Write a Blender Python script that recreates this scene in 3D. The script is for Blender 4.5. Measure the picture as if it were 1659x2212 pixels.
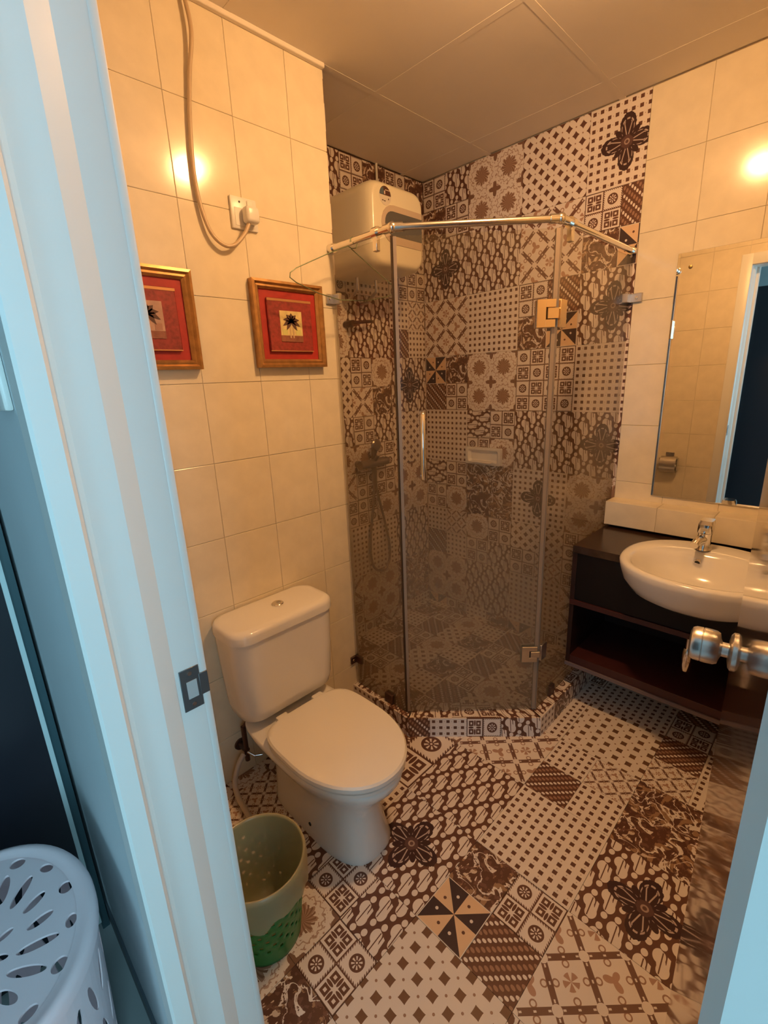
import bpy, bmesh, math, random
from mathutils import Vector, Matrix
random.seed(7)
for o in list(bpy.data.objects): bpy.data.objects.remove(o)
S = bpy.context.scene
COL = S.collection
pi = math.pi
# ------------------------------------------------------------------ camera
CAM = Vector((-1.212, -1.445, 1.422)); YAW, PITCH, ROLL, FPX = math.radians(45.556), math.radians(-15.654), math.radians(-2.42), 1009.28
fwd = Vector((math.cos(YAW)*math.cos(PITCH), math.sin(YAW)*math.cos(PITCH), math.sin(PITCH)))
rgt = Vector((math.sin(YAW), -math.cos(YAW), 0)); upv = rgt.cross(fwd)
r2 = rgt*math.cos(ROLL)+upv*math.sin(ROLL); u2 = -rgt*math.sin(ROLL)+upv*math.cos(ROLL)
cd = bpy.data.cameras.new('camera'); cam = bpy.data.objects.new('camera', cd); COL.objects.link(cam)
cam.matrix_world = Matrix(((r2.x, u2.x, -fwd.x, CAM.x), (r2.y, u2.y, -fwd.y, CAM.y), (r2.z, u2.z, -fwd.z, CAM.z), (0, 0, 0, 1)))
cd.sensor_fit = 'HORIZONTAL'; cd.sensor_width = 36.0; cd.lens = FPX*36.0/1659.0; cd.clip_start = 0.01
S.camera = cam
# ------------------------------------------------------------------ world, added daylight panels at unseen windows, exposure
W = bpy.data.worlds.new('world'); S.world = W; W.use_nodes = True
W.node_tree.nodes['Background'].inputs[0].default_value = (0.55, 0.72, 0.85, 1); W.node_tree.nodes['Background'].inputs[1].default_value = 0.05
def area(name, loc, rot, sx, sy, power, col):
    l = bpy.data.lights.new(name, 'AREA'); l.shape = 'RECTANGLE'; l.size = sx; l.size_y = sy; l.energy = power; l.color = col
    o = bpy.data.objects.new(name, l); COL.objects.link(o); o.location = loc; o.rotation_euler = rot; o['kind'] = 'helper'; return o
area('added_far_daylight', (-3.97, -2.35, 1.35), (0, -pi/2, 0), 1.7, 0.95, 15, (0.45, 0.81, 1.0))  # daylight panel added at an unseen far window, placed for its effect
area('added_side_daylight', (-1.50, -2.79, 1.55), (pi/2, 0, 0), 0.5, 1.5, 13.5, (0.42, 0.81, 1.0))  # second panel added at an unseen side window to light the door jamb
LAMP_STRENGTH, LAMP_COL = 236.0, (1.0, 0.54, 0.215)
S.view_settings.view_transform = 'Standard'; S.view_settings.look = 'None'; S.view_settings.gamma = 1.0
S.view_settings.use_curve_mapping = False; S.view_settings.exposure = 0.90
S.cycles.use_denoising = True; S.cycles.max_bounces = 7; S.cycles.diffuse_bounces = 4; S.cycles.glossy_bounces = 3; S.cycles.use_adaptive_sampling = True; S.cycles.adaptive_threshold = 0.08; S.cycles.adaptive_min_samples = 16; S.cycles.transparent_max_bounces = 16
S.cycles.sample_clamp_indirect = 4.0; S.cycles.caustics_reflective = False; S.cycles.caustics_refractive = False

# ------------------------------------------------------------------ materials
MATS = {}
def mat(name, col, rough=0.5, metal=0.0, spec=0.5, coat=0.0, noise=0.0, nscale=8.0, bump=0.0, bscale=40.0, emit=None, estr=0.0, trans=0.0, alpha=1.0, sheen=0):
    if name in MATS: return MATS[name]
    m = bpy.data.materials.new(name); m.use_nodes = True; nt = m.node_tree; b = nt.nodes['Principled BSDF']
    b.inputs['Base Color'].default_value = (*col, 1); b.inputs['Roughness'].default_value = rough; b.inputs['Metallic'].default_value = metal
    b.inputs['Specular IOR Level'].default_value = spec; b.inputs['Coat Weight'].default_value = coat; b.inputs['Coat Roughness'].default_value = 0.05
    if trans: b.inputs['Subsurface Weight'].default_value = 0.0
    tc = nt.nodes.new('ShaderNodeTexCoord')
    if noise > 0:
        n = nt.nodes.new('ShaderNodeTexNoise'); n.inputs['Scale'].default_value = nscale; n.inputs['Detail'].default_value = 4
        nt.links.new(tc.outputs['Object'], n.inputs['Vector'])
        r = nt.nodes.new('ShaderNodeValToRGB'); r.color_ramp.elements[0].position = 0.3; r.color_ramp.elements[1].position = 0.7
        r.color_ramp.elements[0].color = (*[c*(1-noise) for c in col], 1); r.color_ramp.elements[1].color = (*[min(1, c*(1+noise*0.5)) for c in col], 1)
        nt.links.new(n.outputs['Fac'], r.inputs['Fac']); nt.links.new(r.outputs['Color'], b.inputs['Base Color'])
    if bump > 0:
        n2 = nt.nodes.new('ShaderNodeTexNoise'); n2.inputs['Scale'].default_value = bscale; nt.links.new(tc.outputs['Object'], n2.inputs['Vector'])
        bp = nt.nodes.new('ShaderNodeBump'); bp.inputs['Strength'].default_value = bump; bp.inputs['Distance'].default_value = 0.002
        nt.links.new(n2.outputs['Fac'], bp.inputs['Height']); nt.links.new(bp.outputs['Normal'], b.inputs['Normal'])
    if emit:
        b.inputs['Emission Color'].default_value = (*emit, 1); b.inputs['Emission Strength'].default_value = estr
    MATS[name] = m; return m

# tiny expression compiler on math nodes
class X:
    nt = None
    def __init__(s, v): s.v = v
    @staticmethod
    def op(o, *a):
        n = X.nt.nodes.new('ShaderNodeMath'); n.operation = o
        for k, q in enumerate(a):
            q = q.v if isinstance(q, X) else q
            if isinstance(q, (int, float)): n.inputs[k].default_value = float(q)
            else: X.nt.links.new(q, n.inputs[k])
        return X(n.outputs[0])
    def __add__(s, o): return X.op('ADD', s, o)
    __radd__ = __add__
    def __sub__(s, o): return X.op('SUBTRACT', s, o)
    def __rsub__(s, o): return X.op('SUBTRACT', o, s)
    def __mul__(s, o): return X.op('MULTIPLY', s, o)
    __rmul__ = __mul__
    def __truediv__(s, o): return X.op('DIVIDE', s, o)
    def __lt__(s, o): return X.op('LESS_THAN', s, o)
    def __gt__(s, o): return X.op('GREATER_THAN', s, o)
    def __pow__(s, o): return X.op('POWER', s, o)
    def __and__(s, o): return X.op('MINIMUM', s, o)
    def __or__(s, o): return X.op('MAXIMUM', s, o)
    def inv(s): return X.op('SUBTRACT', 1.0, s)
def fr(a): return X.op('FRACT', a)
def fl(a): return X.op('FLOOR', a)
def ab(a): return X.op('ABSOLUTE', a)
def sn(a): return X.op('SINE', a)
def cs(a): return X.op('COSINE', a)
def sq(a): return X.op('SQRT', a)
def mx(a, b): return X.op('MAXIMUM', a, b)
def at2(a, b): return X.op('ARCTAN2', a, b)
def wrap(a): return fr(a+0.5)-0.5          # -0.5..0.5 round integers
def leng(a, b): return sq(a*a+b*b)
def noise(scale, detail=3.0, off=0.0, dist=0.0):
    nt = X.nt; n = nt.nodes.new('ShaderNodeTexNoise'); n.inputs['Scale'].default_value = scale; n.inputs['Detail'].default_value = detail; n.inputs['Distortion'].default_value = dist
    mp = nt.nodes.new('ShaderNodeMapping'); mp.inputs['Location'].default_value = (off, off*0.7, 0)
    uvn = nt.nodes.new('ShaderNodeUVMap'); nt.links.new(uvn.outputs[0], mp.inputs['Vector']); nt.links.new(mp.outputs[0], n.inputs['Vector'])
    return X(n.outputs['Fac'])
CREAM = (0.74, 0.66, 0.60); BROWN = (0.130, 0.056, 0.037); MID = (0.33, 0.19, 0.13); DARK = (0.05, 0.022, 0.022); TAN = (0.72, 0.50, 0.32)
def p_dots(u, v, n=5):
    a = wrap(u*n-0.5); b = wrap(v*n-0.5)
    return [(mx(ab(a), ab(b)) < 0.225, BROWN), ((ab(a*a-b*b) > 0.215) & (leng(ab(a)-0.5, ab(b)-0.0) < 0.06), MID)]
def p_kawung(u, v):
    def dia(a, b, k): return ((ab(a)**0.8)+(ab(b)**0.8)) < k
    a = wrap(u*2.5); b = wrap(v*2.5); c = wrap(u*2.5+0.5); d = wrap(v*2.5+0.5)
    dots = (leng(wrap(u*2.5+0.5), wrap(v*2.5)) < 0.05) | (leng(wrap(u*2.5), wrap(v*2.5+0.5)) < 0.05)
    return [(dia(a, b, 0.355) | dia(c, d, 0.355), BROWN), (dots, MID)]
def p_kawungF(u, v):
    a = wrap(u*3.1); b = wrap(v*3.1); p, q = ab(a+b), ab(a-b)
    e = leng(wrap(u*3.1+0.5), wrap(v*3.1+0.5)) < 0.07
    return [(((p**0.9)+(q**0.9)) < 0.50, (0.17, 0.085, 0.05)), (e, MID)]
def p_chk(u, v, par):
    cu, cv = fl(u*2), fl(v*2); P = ab(fr((cu+cv+par)*0.5)-0.5) < 0.25      # 1 where odd (+par)
    a = fr(u*2)-0.5; b = fr(v*2)-0.5; m = mx(ab(a), ab(b))
    aa = ab(a); bb = ab(b)
    # four squares
    sqm = (mx(ab(aa-0.225), ab(bb-0.225)) < 0.145) & (mx(ab(aa-0.225), ab(bb-0.225)) > 0.055)
    leaf = (((aa*6)*(aa*6)+(bb-0.24)*(bb-0.24)*26) < 0.5) | (((bb*6)*(bb*6)+(aa-0.24)*(aa-0.24)*26) < 0.5)
    leaf = ((aa/0.055)*(aa/0.055)+((bb-0.24)/0.16)*((bb-0.24)/0.16) < 1.0) | ((bb/0.055)*(bb/0.055)+((aa-0.24)/0.16)*((aa-0.24)/0.16) < 1.0)
    fs = sqm | leaf | (m > 0.465)
    # rosette
    r = leng(a, b); th = at2(b, a)
    pet = (r > 0.075) & (r < 0.2) & (cs(th*8) > 0.15)
    teeth = m > (0.455+0.035*sn((a+b)*60)*1.0)
    ro = ((r < 0.28) & pet.inv() & (r > 0.035)) | teeth
    return [(X.op('ADD', fs*P, ro*P.inv()), BROWN)]
def p_parang(q, p):
    # interlocking S shapes on a skewed lattice a = (.22,.31), b = (.50,-.20) in (q,p)
    def cell(q0, p0):
        qq, pp = q-q0, p-p0
        i, j = wrap(qq*1.005+pp*2.513), wrap(qq*1.558-pp*1.106)
        return i*0.22+j*0.50, i*0.31-j*0.20
    dq, dp = cell(0.03, 0.05)
    def el(a, b, ra, rb): return ((dq-a)/ra)*((dq-a)/ra)+((dp-b)/rb)*((dp-b)/rb) < 1.0
    blob = el(-0.052, 0.098, 0.100, 0.128) | el(0.052, -0.098, 0.100, 0.128) | ((ab(dq+0.40*dp) < 0.078) & (ab(dp) < 0.12))
    thin = (ab(dq+0.06*dp) < 0.010) & (ab(dp) < 0.19)
    strip = (ab(dq-0.094+0.10*(dp-0.1)) < 0.026) & (ab(dp-0.10) < 0.135)
    b1q, b1p = cell(0.000, 0.345); b2q, b2p = cell(0.060, -0.245)
    bead = (leng(b1q, b1p*0.85) < 0.056) | (leng(b2q, b2p*0.85) < 0.056)
    light = (blob & thin.inv()) | bead | (strip & (dp > -0.03))
    return [(light.inv(), BROWN)]
def p_rope(u, v, s=1):
    t = (u+v*s)*2.6; k = wrap(t); j = wrap((u-v*s)*7.5+t)
    l1 = ((j/0.34)*(j/0.34)+(k/0.14)*(k/0.14)) < 1.0
    k2 = wrap(t+0.5); l2 = ((j/0.34)*(j/0.34)+(k2/0.17)*(k2/0.17)) < 1.0
    one = ab(u) > -1.0
    return [(one, BROWN), (l2, MID), (l1, CREAM)]
def p_lattice(u, v, s=1.0):
    u = u*s; v = v*s
    d1 = ab(wrap(u-v)); d2 = ab(wrap(u+v))
    line = (d1 < 0.075) | (d2 < 0.075)
    bead = (((d1 < 0.02) & (ab(wrap((u+v)*3+0.5)) < 0.1)) | ((d2 < 0.02) & (ab(wrap((u-v)*3+0.5)) < 0.1)))
    node = (leng(wrap(u), wrap(v)) < 0.085) | (leng(wrap(u+0.5), wrap(v+0.5)) < 0.085)
    a1, b1 = wrap(u+0.5), wrap(v); a2, b2 = wrap(u), wrap(v+0.5)
    m1 = leng(a1, b1*0.8) < (0.1+0.05*cs(at2(b1, a1)*3)); m2 = (leng(a2*0.9, b2) < 0.13) & (cs(at2(b2, a2)*5) > -0.4)
    sp = ab(leng(ab(a1)-0.18, ab(b1)-0.18)-0.05) < 0.012
    sp2 = ab(leng(ab(a2)-0.18, ab(b2)-0.18)-0.05) < 0.012
    return [(sp | sp2, MID), (m1 | m2, (0.42, 0.25, 0.18)), (line, (0.17, 0.085, 0.06)), (bead | node, CREAM)]
def p_pin(u, v):
    a = u-0.5; b = v-0.5; th = at2(b, a)/(pi/4)+8.0; k = fl(th); odd = fr(k*0.5) > 0.25
    m = mx(ab(a), ab(b)); f = fr(th)-0.5; r = leng(a, b)
    spot = leng(f*r*0.78, r-0.33) < 0.03
    one = ab(u) > -1.0
    return [(one, TAN), (odd, (0.05, 0.03, 0.035)), (spot & odd, CREAM), (spot & odd.inv(), BROWN), (m > 0.485, CREAM)]
def p_floral(u, v):
    a = wrap(u-0.5); b = wrap(v-0.5); r = leng(a, b); th = at2(b, a); n = noise(14, 3)
    c = wrap(u); d = wrap(v); r2_ = leng(c, d); t2 = at2(d, c)
    fl1 = r+n*0.12 < (0.30+0.06*cs(th*8)); core = (r < 0.26) & (cs(th*16+r*30) > 0.1)
    fl2 = r2_+n*0.08 < (0.20+0.06*cs(t2*4)); ring = ab(r-0.40-0.025*cs(th*16)) < 0.014
    scr = (n > 0.60) & (r > 0.3)
    return [(scr, (0.40, 0.25, 0.19)), (fl1, (0.38, 0.24, 0.17)), (core, (0.24, 0.13, 0.085)), (fl2, (0.22, 0.12, 0.08)), (ring, (0.46, 0.32, 0.25))]
def p_marble(u, v, dark=0.44):
    n = noise(2.3, 4, 3.1, 1.2); n2 = noise(3.2, 3, 9.7, 1.6); n3 = noise(9, 3, 1.3)
    one = ab(u) > -1.0
    return [(one, (0.11, 0.05, 0.035)), (n3 > 0.55, (0.17, 0.085, 0.06)), ((n2 > 0.56), (0.33, 0.20, 0.12)), (ab(n-0.5) < 0.022, CREAM), (n > 0.67, (0.62, 0.50, 0.40))]
def p_flower(u, v):
    a = u-1.0; b = v-1.0; r = leng(a, b); th = at2(b, a); n = noise(16, 2)
    w4 = cs(th*4)*0.5+0.5; big = r+n*0.09-0.045 < (0.16+0.50*(w4**0.55)); tips = r < (0.12+0.30*((1.0-w4)**2.0))
    line = (ab(r-0.10-0.42*(w4**0.55)) < 0.020) & (cs(th*28) > -0.5) & (r > 0.2)
    vee = (ab(ab(wrap(th/(pi/2))*(pi/2))*r-0.09+0.25*ab(r-0.42)) < 0.012) & (r > 0.16) & (r < 0.46)
    ring = ab(r-0.055) < 0.016
    return [(big | tips, DARK), (n > 0.58, (0.10, 0.05, 0.045)) if False else ((r+n*0.1 < 0.2), (0.11, 0.055, 0.05)), (line | vee, (0.50, 0.40, 0.36)), (ring, (0.36, 0.26, 0.22))]
PAT = {'kawungF': p_kawungF, 'dots': lambda u, v: p_dots(u, v), 'kawung': p_kawung, 'chkA': lambda u, v: p_chk(u, v, 0), 'chkB': lambda u, v: p_chk(u, v, 1),
       'parang': p_parang, 'parangF': lambda u, v: p_parang(v, u), 'parangH': lambda u, v: p_parang(0.0-v, u), 'rope': p_rope, 'ropeF': lambda u, v: p_rope(u, v, -1), 'lattice': p_lattice,
       'lattice_small': lambda u, v: p_lattice(u, v, 2.0), 'pinwheel': p_pin, 'floral': p_floral, 'marble': p_marble,
       'parang_flower': lambda u, v: p_parang(u, v)+p_flower(u, v), 'parangF_flower': lambda u, v: p_parang(v, u)+p_flower(u, v), 'dots_flower': lambda u, v: p_dots(u, v)+p_flower(u, v)}
PNAME = {'dots': 'batik_small_squares', 'kawung': 'batik_stars', 'chkA': 'batik_rosette_checker', 'chkB': 'batik_square_checker', 'parang': 'batik_wave', 'parangH': 'batik_wave_flat'}
def pat(name, rough=0.3):
    key = 'pat_'+name
    if key in MATS: return MATS[key]
    m = bpy.data.materials.new(PNAME.get(name, 'batik_'+name)); m.use_nodes = True; nt = m.node_tree; X.nt = nt; b = nt.nodes['Principled BSDF']
    uv = nt.nodes.new('ShaderNodeUVMap'); sp = nt.nodes.new('ShaderNodeSeparateXYZ'); nt.links.new(uv.outputs[0], sp.inputs[0])
    layers = PAT[name](X(sp.outputs[0]), X(sp.outputs[1]))
    cur = None
    for mask, col in layers:
        mix = nt.nodes.new('ShaderNodeMix'); mix.data_type = 'RGBA'
        if cur is None: mix.inputs[6].default_value = (*CREAM, 1)
        else: nt.links.new(cur, mix.inputs[6])
        mix.inputs[7].default_value = (*col, 1); nt.links.new(mask.v, mix.inputs[0]); cur = mix.outputs[2]
    nt.links.new(cur, b.inputs['Base Color']); b.inputs['Roughness'].default_value = rough; b.inputs['Specular IOR Level'].default_value = 0.4
    MATS[key] = m; return m

M_GROUT = mat('grout', (0.62, 0.52, 0.36), 0.9)
M_PGROUT = mat('dark_grout', (0.16, 0.10, 0.07), 0.9)
M_CREAM = mat('cream_glazed_tile', (0.82, 0.73, 0.56), 0.13, spec=0.5, noise=0.07, nscale=14)
M_CERAMIC = mat('white_glazed_ceramic', (0.80, 0.78, 0.75), 0.12, spec=0.5, coat=0.3)
M_PAINT = mat('white_gloss_paint', (0.80, 0.80, 0.78), 0.35, bump=0.05, bscale=30)
M_CEIL = mat('matt_ceiling_board', (0.80, 0.73, 0.64), 0.8, noise=0.04, nscale=3)
M_CHROME = mat('chrome', (0.82, 0.80, 0.78), 0.12, 1.0)
M_SATIN = mat('satin_steel', (0.62, 0.60, 0.58), 0.32, 1.0)
M_BRASSY = mat('polished_steel', (0.80, 0.76, 0.70), 0.16, 1.0)
M_DKMETAL = mat('tarnished_metal', (0.10, 0.055, 0.045), 0.4, 0.6)
M_WOOD = mat('dark_red_stained_wood', (0.020, 0.006, 0.005), 0.4, noise=0.4, nscale=9, coat=0.2)
M_WOODEDGE = mat('red_wood_edge', (0.050, 0.012, 0.012), 0.45, noise=0.2, nscale=12)
M_BLACKWOOD = mat('black_brown_panel', (0.006, 0.004, 0.004), 0.5, spec=0.25)
M_STONE = mat('dark_brown_stone', (0.040, 0.021, 0.015), 0.2, noise=0.35, nscale=30)
M_BLACK = mat('black_rubber', (0.012, 0.012, 0.014), 0.6)
M_WPLASTIC = mat('white_plastic', (0.78, 0.76, 0.72), 0.3)

# ------------------------------------------------------------------ object helpers
def tag(o, label=None, cat=None, group=None, kind=None):
    if label: o['label'] = label
    if cat: o['category'] = cat
    if group: o['group'] = group
    if kind: o['kind'] = kind
    return o
def setparent(o, p):
    o.parent = p; o.matrix_parent_inverse = Matrix.Translation(-p.location) if p.type == 'EMPTY' or True else Matrix()
def link(name, me, m, parent=None, smooth=False):
    if m is not None and not me.materials: me.materials.append(m)
    if smooth:
        for p in me.polygons: p.use_smooth = True
    o = bpy.data.objects.new(name, me); COL.objects.link(o)
    if parent: setparent(o, parent)
    return o
def root(name, loc, label, cat, group=None):
    o = bpy.data.objects.new(name, None); COL.objects.link(o); o.location = loc; o.empty_display_size = 0.05
    return tag(o, label, cat, group)
def from_bm(name, bm, m, parent=None, smooth=False, angle=None):
    me = bpy.data.meshes.new(name); bmesh.ops.recalc_face_normals(bm, faces=bm.faces); bm.to_mesh(me); bm.free()
    o = link(name, me, m, parent, smooth)
    if angle is not None:
        for p in me.polygons: p.use_smooth = True
        me.set_sharp_from_angle(angle=math.radians(angle))
    return o
def bm_box(bm, lo, hi, bevel=0.0, seg=2, mtx=None):
    lo, hi = Vector(lo), Vector(hi); vs = []
    for z in (0, 1):
        for x, y in ((0, 0), (1, 0), (1, 1), (0, 1)):
            p = Vector((hi.x if x else lo.x, hi.y if y else lo.y, hi.z if z else lo.z)); vs.append(bm.verts.new(mtx @ p if mtx else p))
    fs = [bm.faces.new([vs[i] for i in f]) for f in ((3, 2, 1, 0), (4, 5, 6, 7), (0, 1, 5, 4), (1, 2, 6, 5), (2, 3, 7, 6), (3, 0, 4, 7))]
    if bevel > 0:
        es = list({e for f in fs for e in f.edges}); bmesh.ops.bevel(bm, geom=es, offset=bevel, segments=seg, affect='EDGES', profile=0.5)
def box(name, lo, hi, m, parent=None, bevel=0.0, seg=2, mtx=None):
    lo2 = [min(a, b) for a, b in zip(lo, hi)]; hi2 = [max(a, b) for a, b in zip(lo, hi)]
    bm = bmesh.new(); bm_box(bm, lo2, hi2, bevel, seg, mtx); return from_bm(name, bm, m, parent, angle=40 if bevel else None)
def bm_loft(bm, rings, cap0=True, cap1=True, closed=True):
    R = [[bm.verts.new(p) for p in r] for r in rings]; n = len(R[0])
    for a, b in zip(R, R[1:]):
        for k in range(n if closed else n-1):
            bm.faces.new((a[k], a[(k+1) % n], b[(k+1) % n], b[k]))
    if cap0: bm.faces.new(list(reversed(R[0])))
    if cap1: bm.faces.new(R[-1])
def bm_tube(bm, pts, r, n=10, caps=True):
    pts = [Vector(p) for p in pts]; rings = []; rr = r if isinstance(r, (list, tuple)) else [r]*len(pts)
    t0 = (pts[1]-pts[0]).normalized(); ref = Vector((0, 0, 1)) if abs(t0.z) < 0.9 else Vector((1, 0, 0)); nrm = t0.cross(ref).normalized()
    for i, p in enumerate(pts):
        t = ((pts[min(i+1, len(pts)-1)]-p).normalized()+(p-pts[max(i-1, 0)]).normalized()).normalized()
        nrm = (nrm-t*nrm.dot(t)).normalized(); bn = t.cross(nrm)
        rings.append([p+(nrm*math.cos(2*pi*k/n)+bn*math.sin(2*pi*k/n))*rr[i] for k in range(n)])
    bm_loft(bm, rings, caps, caps)
def tube(name, pts, r, m, parent=None, n=12):
    bm = bmesh.new(); bm_tube(bm, pts, r, n); return from_bm(name, bm, m, parent, angle=50)
def spline(pts, k=8):
    P = [Vector(p) for p in pts]; P = [P[0]*2-P[1]]+P+[P[-1]*2-P[-2]]; out = []
    for i in range(1, len(P)-2):
        for j in range(k):
            t = j/k; a, b, c, d = P[i-1], P[i], P[i+1], P[i+2]
            out.append(0.5*((2*b)+(c-a)*t+(2*a-5*b+4*c-d)*t*t+(3*b-a-3*c+d)*t**3))
    out.append(P[-2]); return out
def bm_lathe(bm, prof, centre=(0, 0, 0), axis='Z', n=32, cap0=True, cap1=True, mtx=None):
    c = Vector(centre); rings = []
    for r, h in prof:
        ring = []
        for k in range(n):
            a = 2*pi*k/n; q = {'Z': Vector((r*math.cos(a), r*math.sin(a), h)), 'X': Vector((h, r*math.cos(a), r*math.sin(a))), 'Y': Vector((r*math.cos(a), h, r*math.sin(a)))}[axis]
            ring.append((mtx @ q if mtx else q)+c)
        rings.append(ring)
    bm_loft(bm, rings, cap0, cap1)
def lathe(name, prof, centre, m, parent=None, axis='Z', n=32, angle=35, mtx=None):
    bm = bmesh.new(); bm_lathe(bm, prof, centre, axis, n, mtx=mtx); return from_bm(name, bm, m, parent, angle=angle)
def rrect(x0, x1, y0, y1, z, r, k=6):
    out = []
    for cx, cy, a0 in ((x1-r, y1-r, 0), (x0+r, y1-r, pi/2), (x0+r, y0+r, pi), (x1-r, y0+r, 1.5*pi)):
        for i in range(k+1):
            a = a0+pi/2*i/k; out.append((cx+r*math.cos(a), cy+r*math.sin(a), z))
    return out
def egg(cx, hw, yb, yf, z, p=2.2, pb=3.2, n=48, mid=0.45):
    ym = yb+(yf-yb)*mid; out = []
    for k in range(n):
        a = 2*pi*k/n; c, s = math.cos(a), math.sin(a)
        if s < 0: e = 2/p; x = cx+hw*math.copysign(abs(c)**e, c); y = ym-(ym-yf)*abs(s)**e
        else: e = 2/pb; x = cx+hw*math.copysign(abs(c)**e, c); y = ym+(yb-ym)*abs(s)**e
        out.append((x, y, z))
    return out
def loft(name, rings, m, parent=None, angle=40, cap0=True, cap1=True):
    bm = bmesh.new(); bm_loft(bm, rings, cap0, cap1); return from_bm(name, bm, m, parent, angle=angle)

# ------------------------------------------------------------------ tiles
def quad_tile(name, p4, N, uv4, m, parent, th=0.006):
    """a thin tile whose face is the quad p4 (counter-clockwise seen from outside), N its outward normal"""
    N = Vector(N); top = [Vector(p) for p in p4]; bot = [p-N*th for p in top]
    me = bpy.data.meshes.new(name); me.from_pydata([tuple(p) for p in top+bot], [], [(0, 1, 2, 3), (7, 6, 5, 4), (0, 4, 5, 1), (1, 5, 6, 2), (2, 6, 7, 3), (3, 7, 4, 0)])
    uvl = me.uv_layers.new(name='UVMap')
    for poly in me.polygons:
        for li in poly.loop_indices:
            uvl.data[li].uv = uv4[me.loops[li].vertex_index % 4]
    return link(name, me, m, parent)
GAP = 0.0005
def patch_grid(parent, origin, U, V, N, patches, unit, ulim, vlim, fill, rows_down, name='patterned_tile'):
    """patches: (col,row,w,h,pattern[,uv]). U,V world axes; rows counted along -V when rows_down. ulim,vlim clip range in metres along U,V from origin"""
    U, V, N, O = Vector(U), Vector(V), Vector(N), Vector(origin); used = set(); allp = list(patches)
    for p in patches:
        for i in range(math.ceil(p[2]-1e-6)):
            for j in range(math.ceil(p[3]-1e-6)): used.add((p[0]+i, p[1]+j))
    c0, c1 = math.floor(ulim[0]/unit+1e-6), math.ceil(ulim[1]/unit-1e-6)
    if rows_down: q0, q1 = math.floor(-vlim[1]/unit+1e-6), math.ceil(-vlim[0]/unit-1e-6)
    else: q0, q1 = math.floor(vlim[0]/unit+1e-6), math.ceil(vlim[1]/unit-1e-6)
    for i in range(c0, c1):
        for j in range(q0, q1):
            if (i, j) not in used: allp.append((i, j, 1, 1, fill[(i*3+j*5) % len(fill)]))
    for p in allp:
        c, r, w, h, pt = p[:5]; uvr = p[5] if len(p) > 5 else None
        a0, a1 = c*unit, (c+w)*unit
        if rows_down: b0, b1 = -(r+h)*unit, -r*unit
        else: b0, b1 = r*unit, (r+h)*unit
        A0, A1, B0, B1 = max(a0, ulim[0]), min(a1, ulim[1]), max(b0, vlim[0]), min(b1, vlim[1])
        if A1-A0 < 0.004 or B1-B0 < 0.004: continue
        if uvr: us, vs, uo, vo = uvr[2]/(w*unit), uvr[3]/(h*unit), uvr[0], uvr[1]
        else: us = vs = 1/unit; uo = vo = 0
        uu = lambda a: uo+(a-a0)*us
        vv = lambda b: vo+(b-b0)*vs
        g = GAP; P4 = [O+U*a+V*b for a, b in ((A0+g, B0+g), (A1-g, B0+g), (A1-g, B1-g), (A0+g, B1-g))]
        quad_tile(name, P4, N, [(uu(A0), vv(B0)), (uu(A1), vv(B0)), (uu(A1), vv(B1)), (uu(A0), vv(B1))], pat(pt), parent)
TM = {}
def cream_tiles(parent, O, U, V, N, us, vs, name='wall_tile', skip=None):
    """grid of glazed tiles between the joint positions us (along U) and vs (along V)"""
    U, V, N, O = Vector(U), Vector(V), Vector(N), Vector(O)
    R = Matrix((U, V, N)).transposed().to_4x4()
    for a0, a1 in zip(us, us[1:]):
        for b0, b1 in zip(vs, vs[1:]):
            if skip and skip((a0+a1)/2, (b0+b1)/2): continue
            w, h = round(a1-a0-0.0012, 4), round(b1-b0-0.0012, 4)
            if w < 0.004 or h < 0.004: continue
            if (w, h) not in TM:
                bv, t = min(0.0014, w*0.2, h*0.2), 0.006; V_ = []
                for z, i in ((-t, 0), (-0.0008, 0), (0, bv)):
                    V_ += [(-w/2+i, -h/2+i, z), (w/2-i, -h/2+i, z), (w/2-i, h/2-i, z), (-w/2+i, h/2-i, z)]
                F = [(3, 2, 1, 0), (8, 9, 10, 11)]
                for l in (0, 4): F += [(l+k, l+(k+1) % 4, l+4+(k+1) % 4, l+4+k) for k in range(4)]
                me = bpy.data.meshes.new('glazed_tile'); me.from_pydata(V_, [], F); me.materials.append(M_CREAM); TM[(w, h)] = me
            o = bpy.data.objects.new(name, TM[(w, h)]); COL.objects.link(o)
            o.matrix_world = Matrix.Translation(O+U*(a0+a1)/2+V*(b0+b1)/2) @ R
            o.parent = parent; o.matrix_parent_inverse = Matrix.Translation(-parent.location)
def joints(lo, hi, first, step):
    k0 = math.ceil((lo-first)/step-1e-6); out = [lo]; j = first+k0*step
    while j < hi-1e-6:
        if j > lo+1e-6: out.append(j)
        j += step
    return out+[hi]

# ------------------------------------------------------------------ room shell
XR, YH, YB, HC, XD, YN = 1.0, 0.413, -0.705, 2.43, -0.975, -1.62   # mirror wall, heater wall, pattern edge, ceiling, door wall, near wall
XB = -1.116                                                           # bedroom face of the door wall
UNIT = 0.148
def struct(name, lo, hi, m, parent=None):
    o = box(name, lo, hi, m, parent)
    if parent is None: o['kind'] = 'structure'
    return o
floor = struct('floor', (XB, YN-0.1, -0.12), (1.1, 0.55, -0.004), M_PGROUT)
wl = struct('wall_left', (XD-0.02, 0.004, -0.05), (0.0, YH+0.1, 2.6), M_GROUT)
wb = struct('wall_back', (0.0, YH+0.004, -0.05), (1.1, YH+0.12, 2.6), M_PGROUT)
wr = struct('wall_right', (XR+0.004, YN-0.1, -0.05), (1.12, YH+0.004, 2.6), M_GROUT)
wn = struct('wall_near', (XB, YN-0.12, -0.05), (XR+0.004, YN-0.004, 2.6), M_GROUT)
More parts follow.
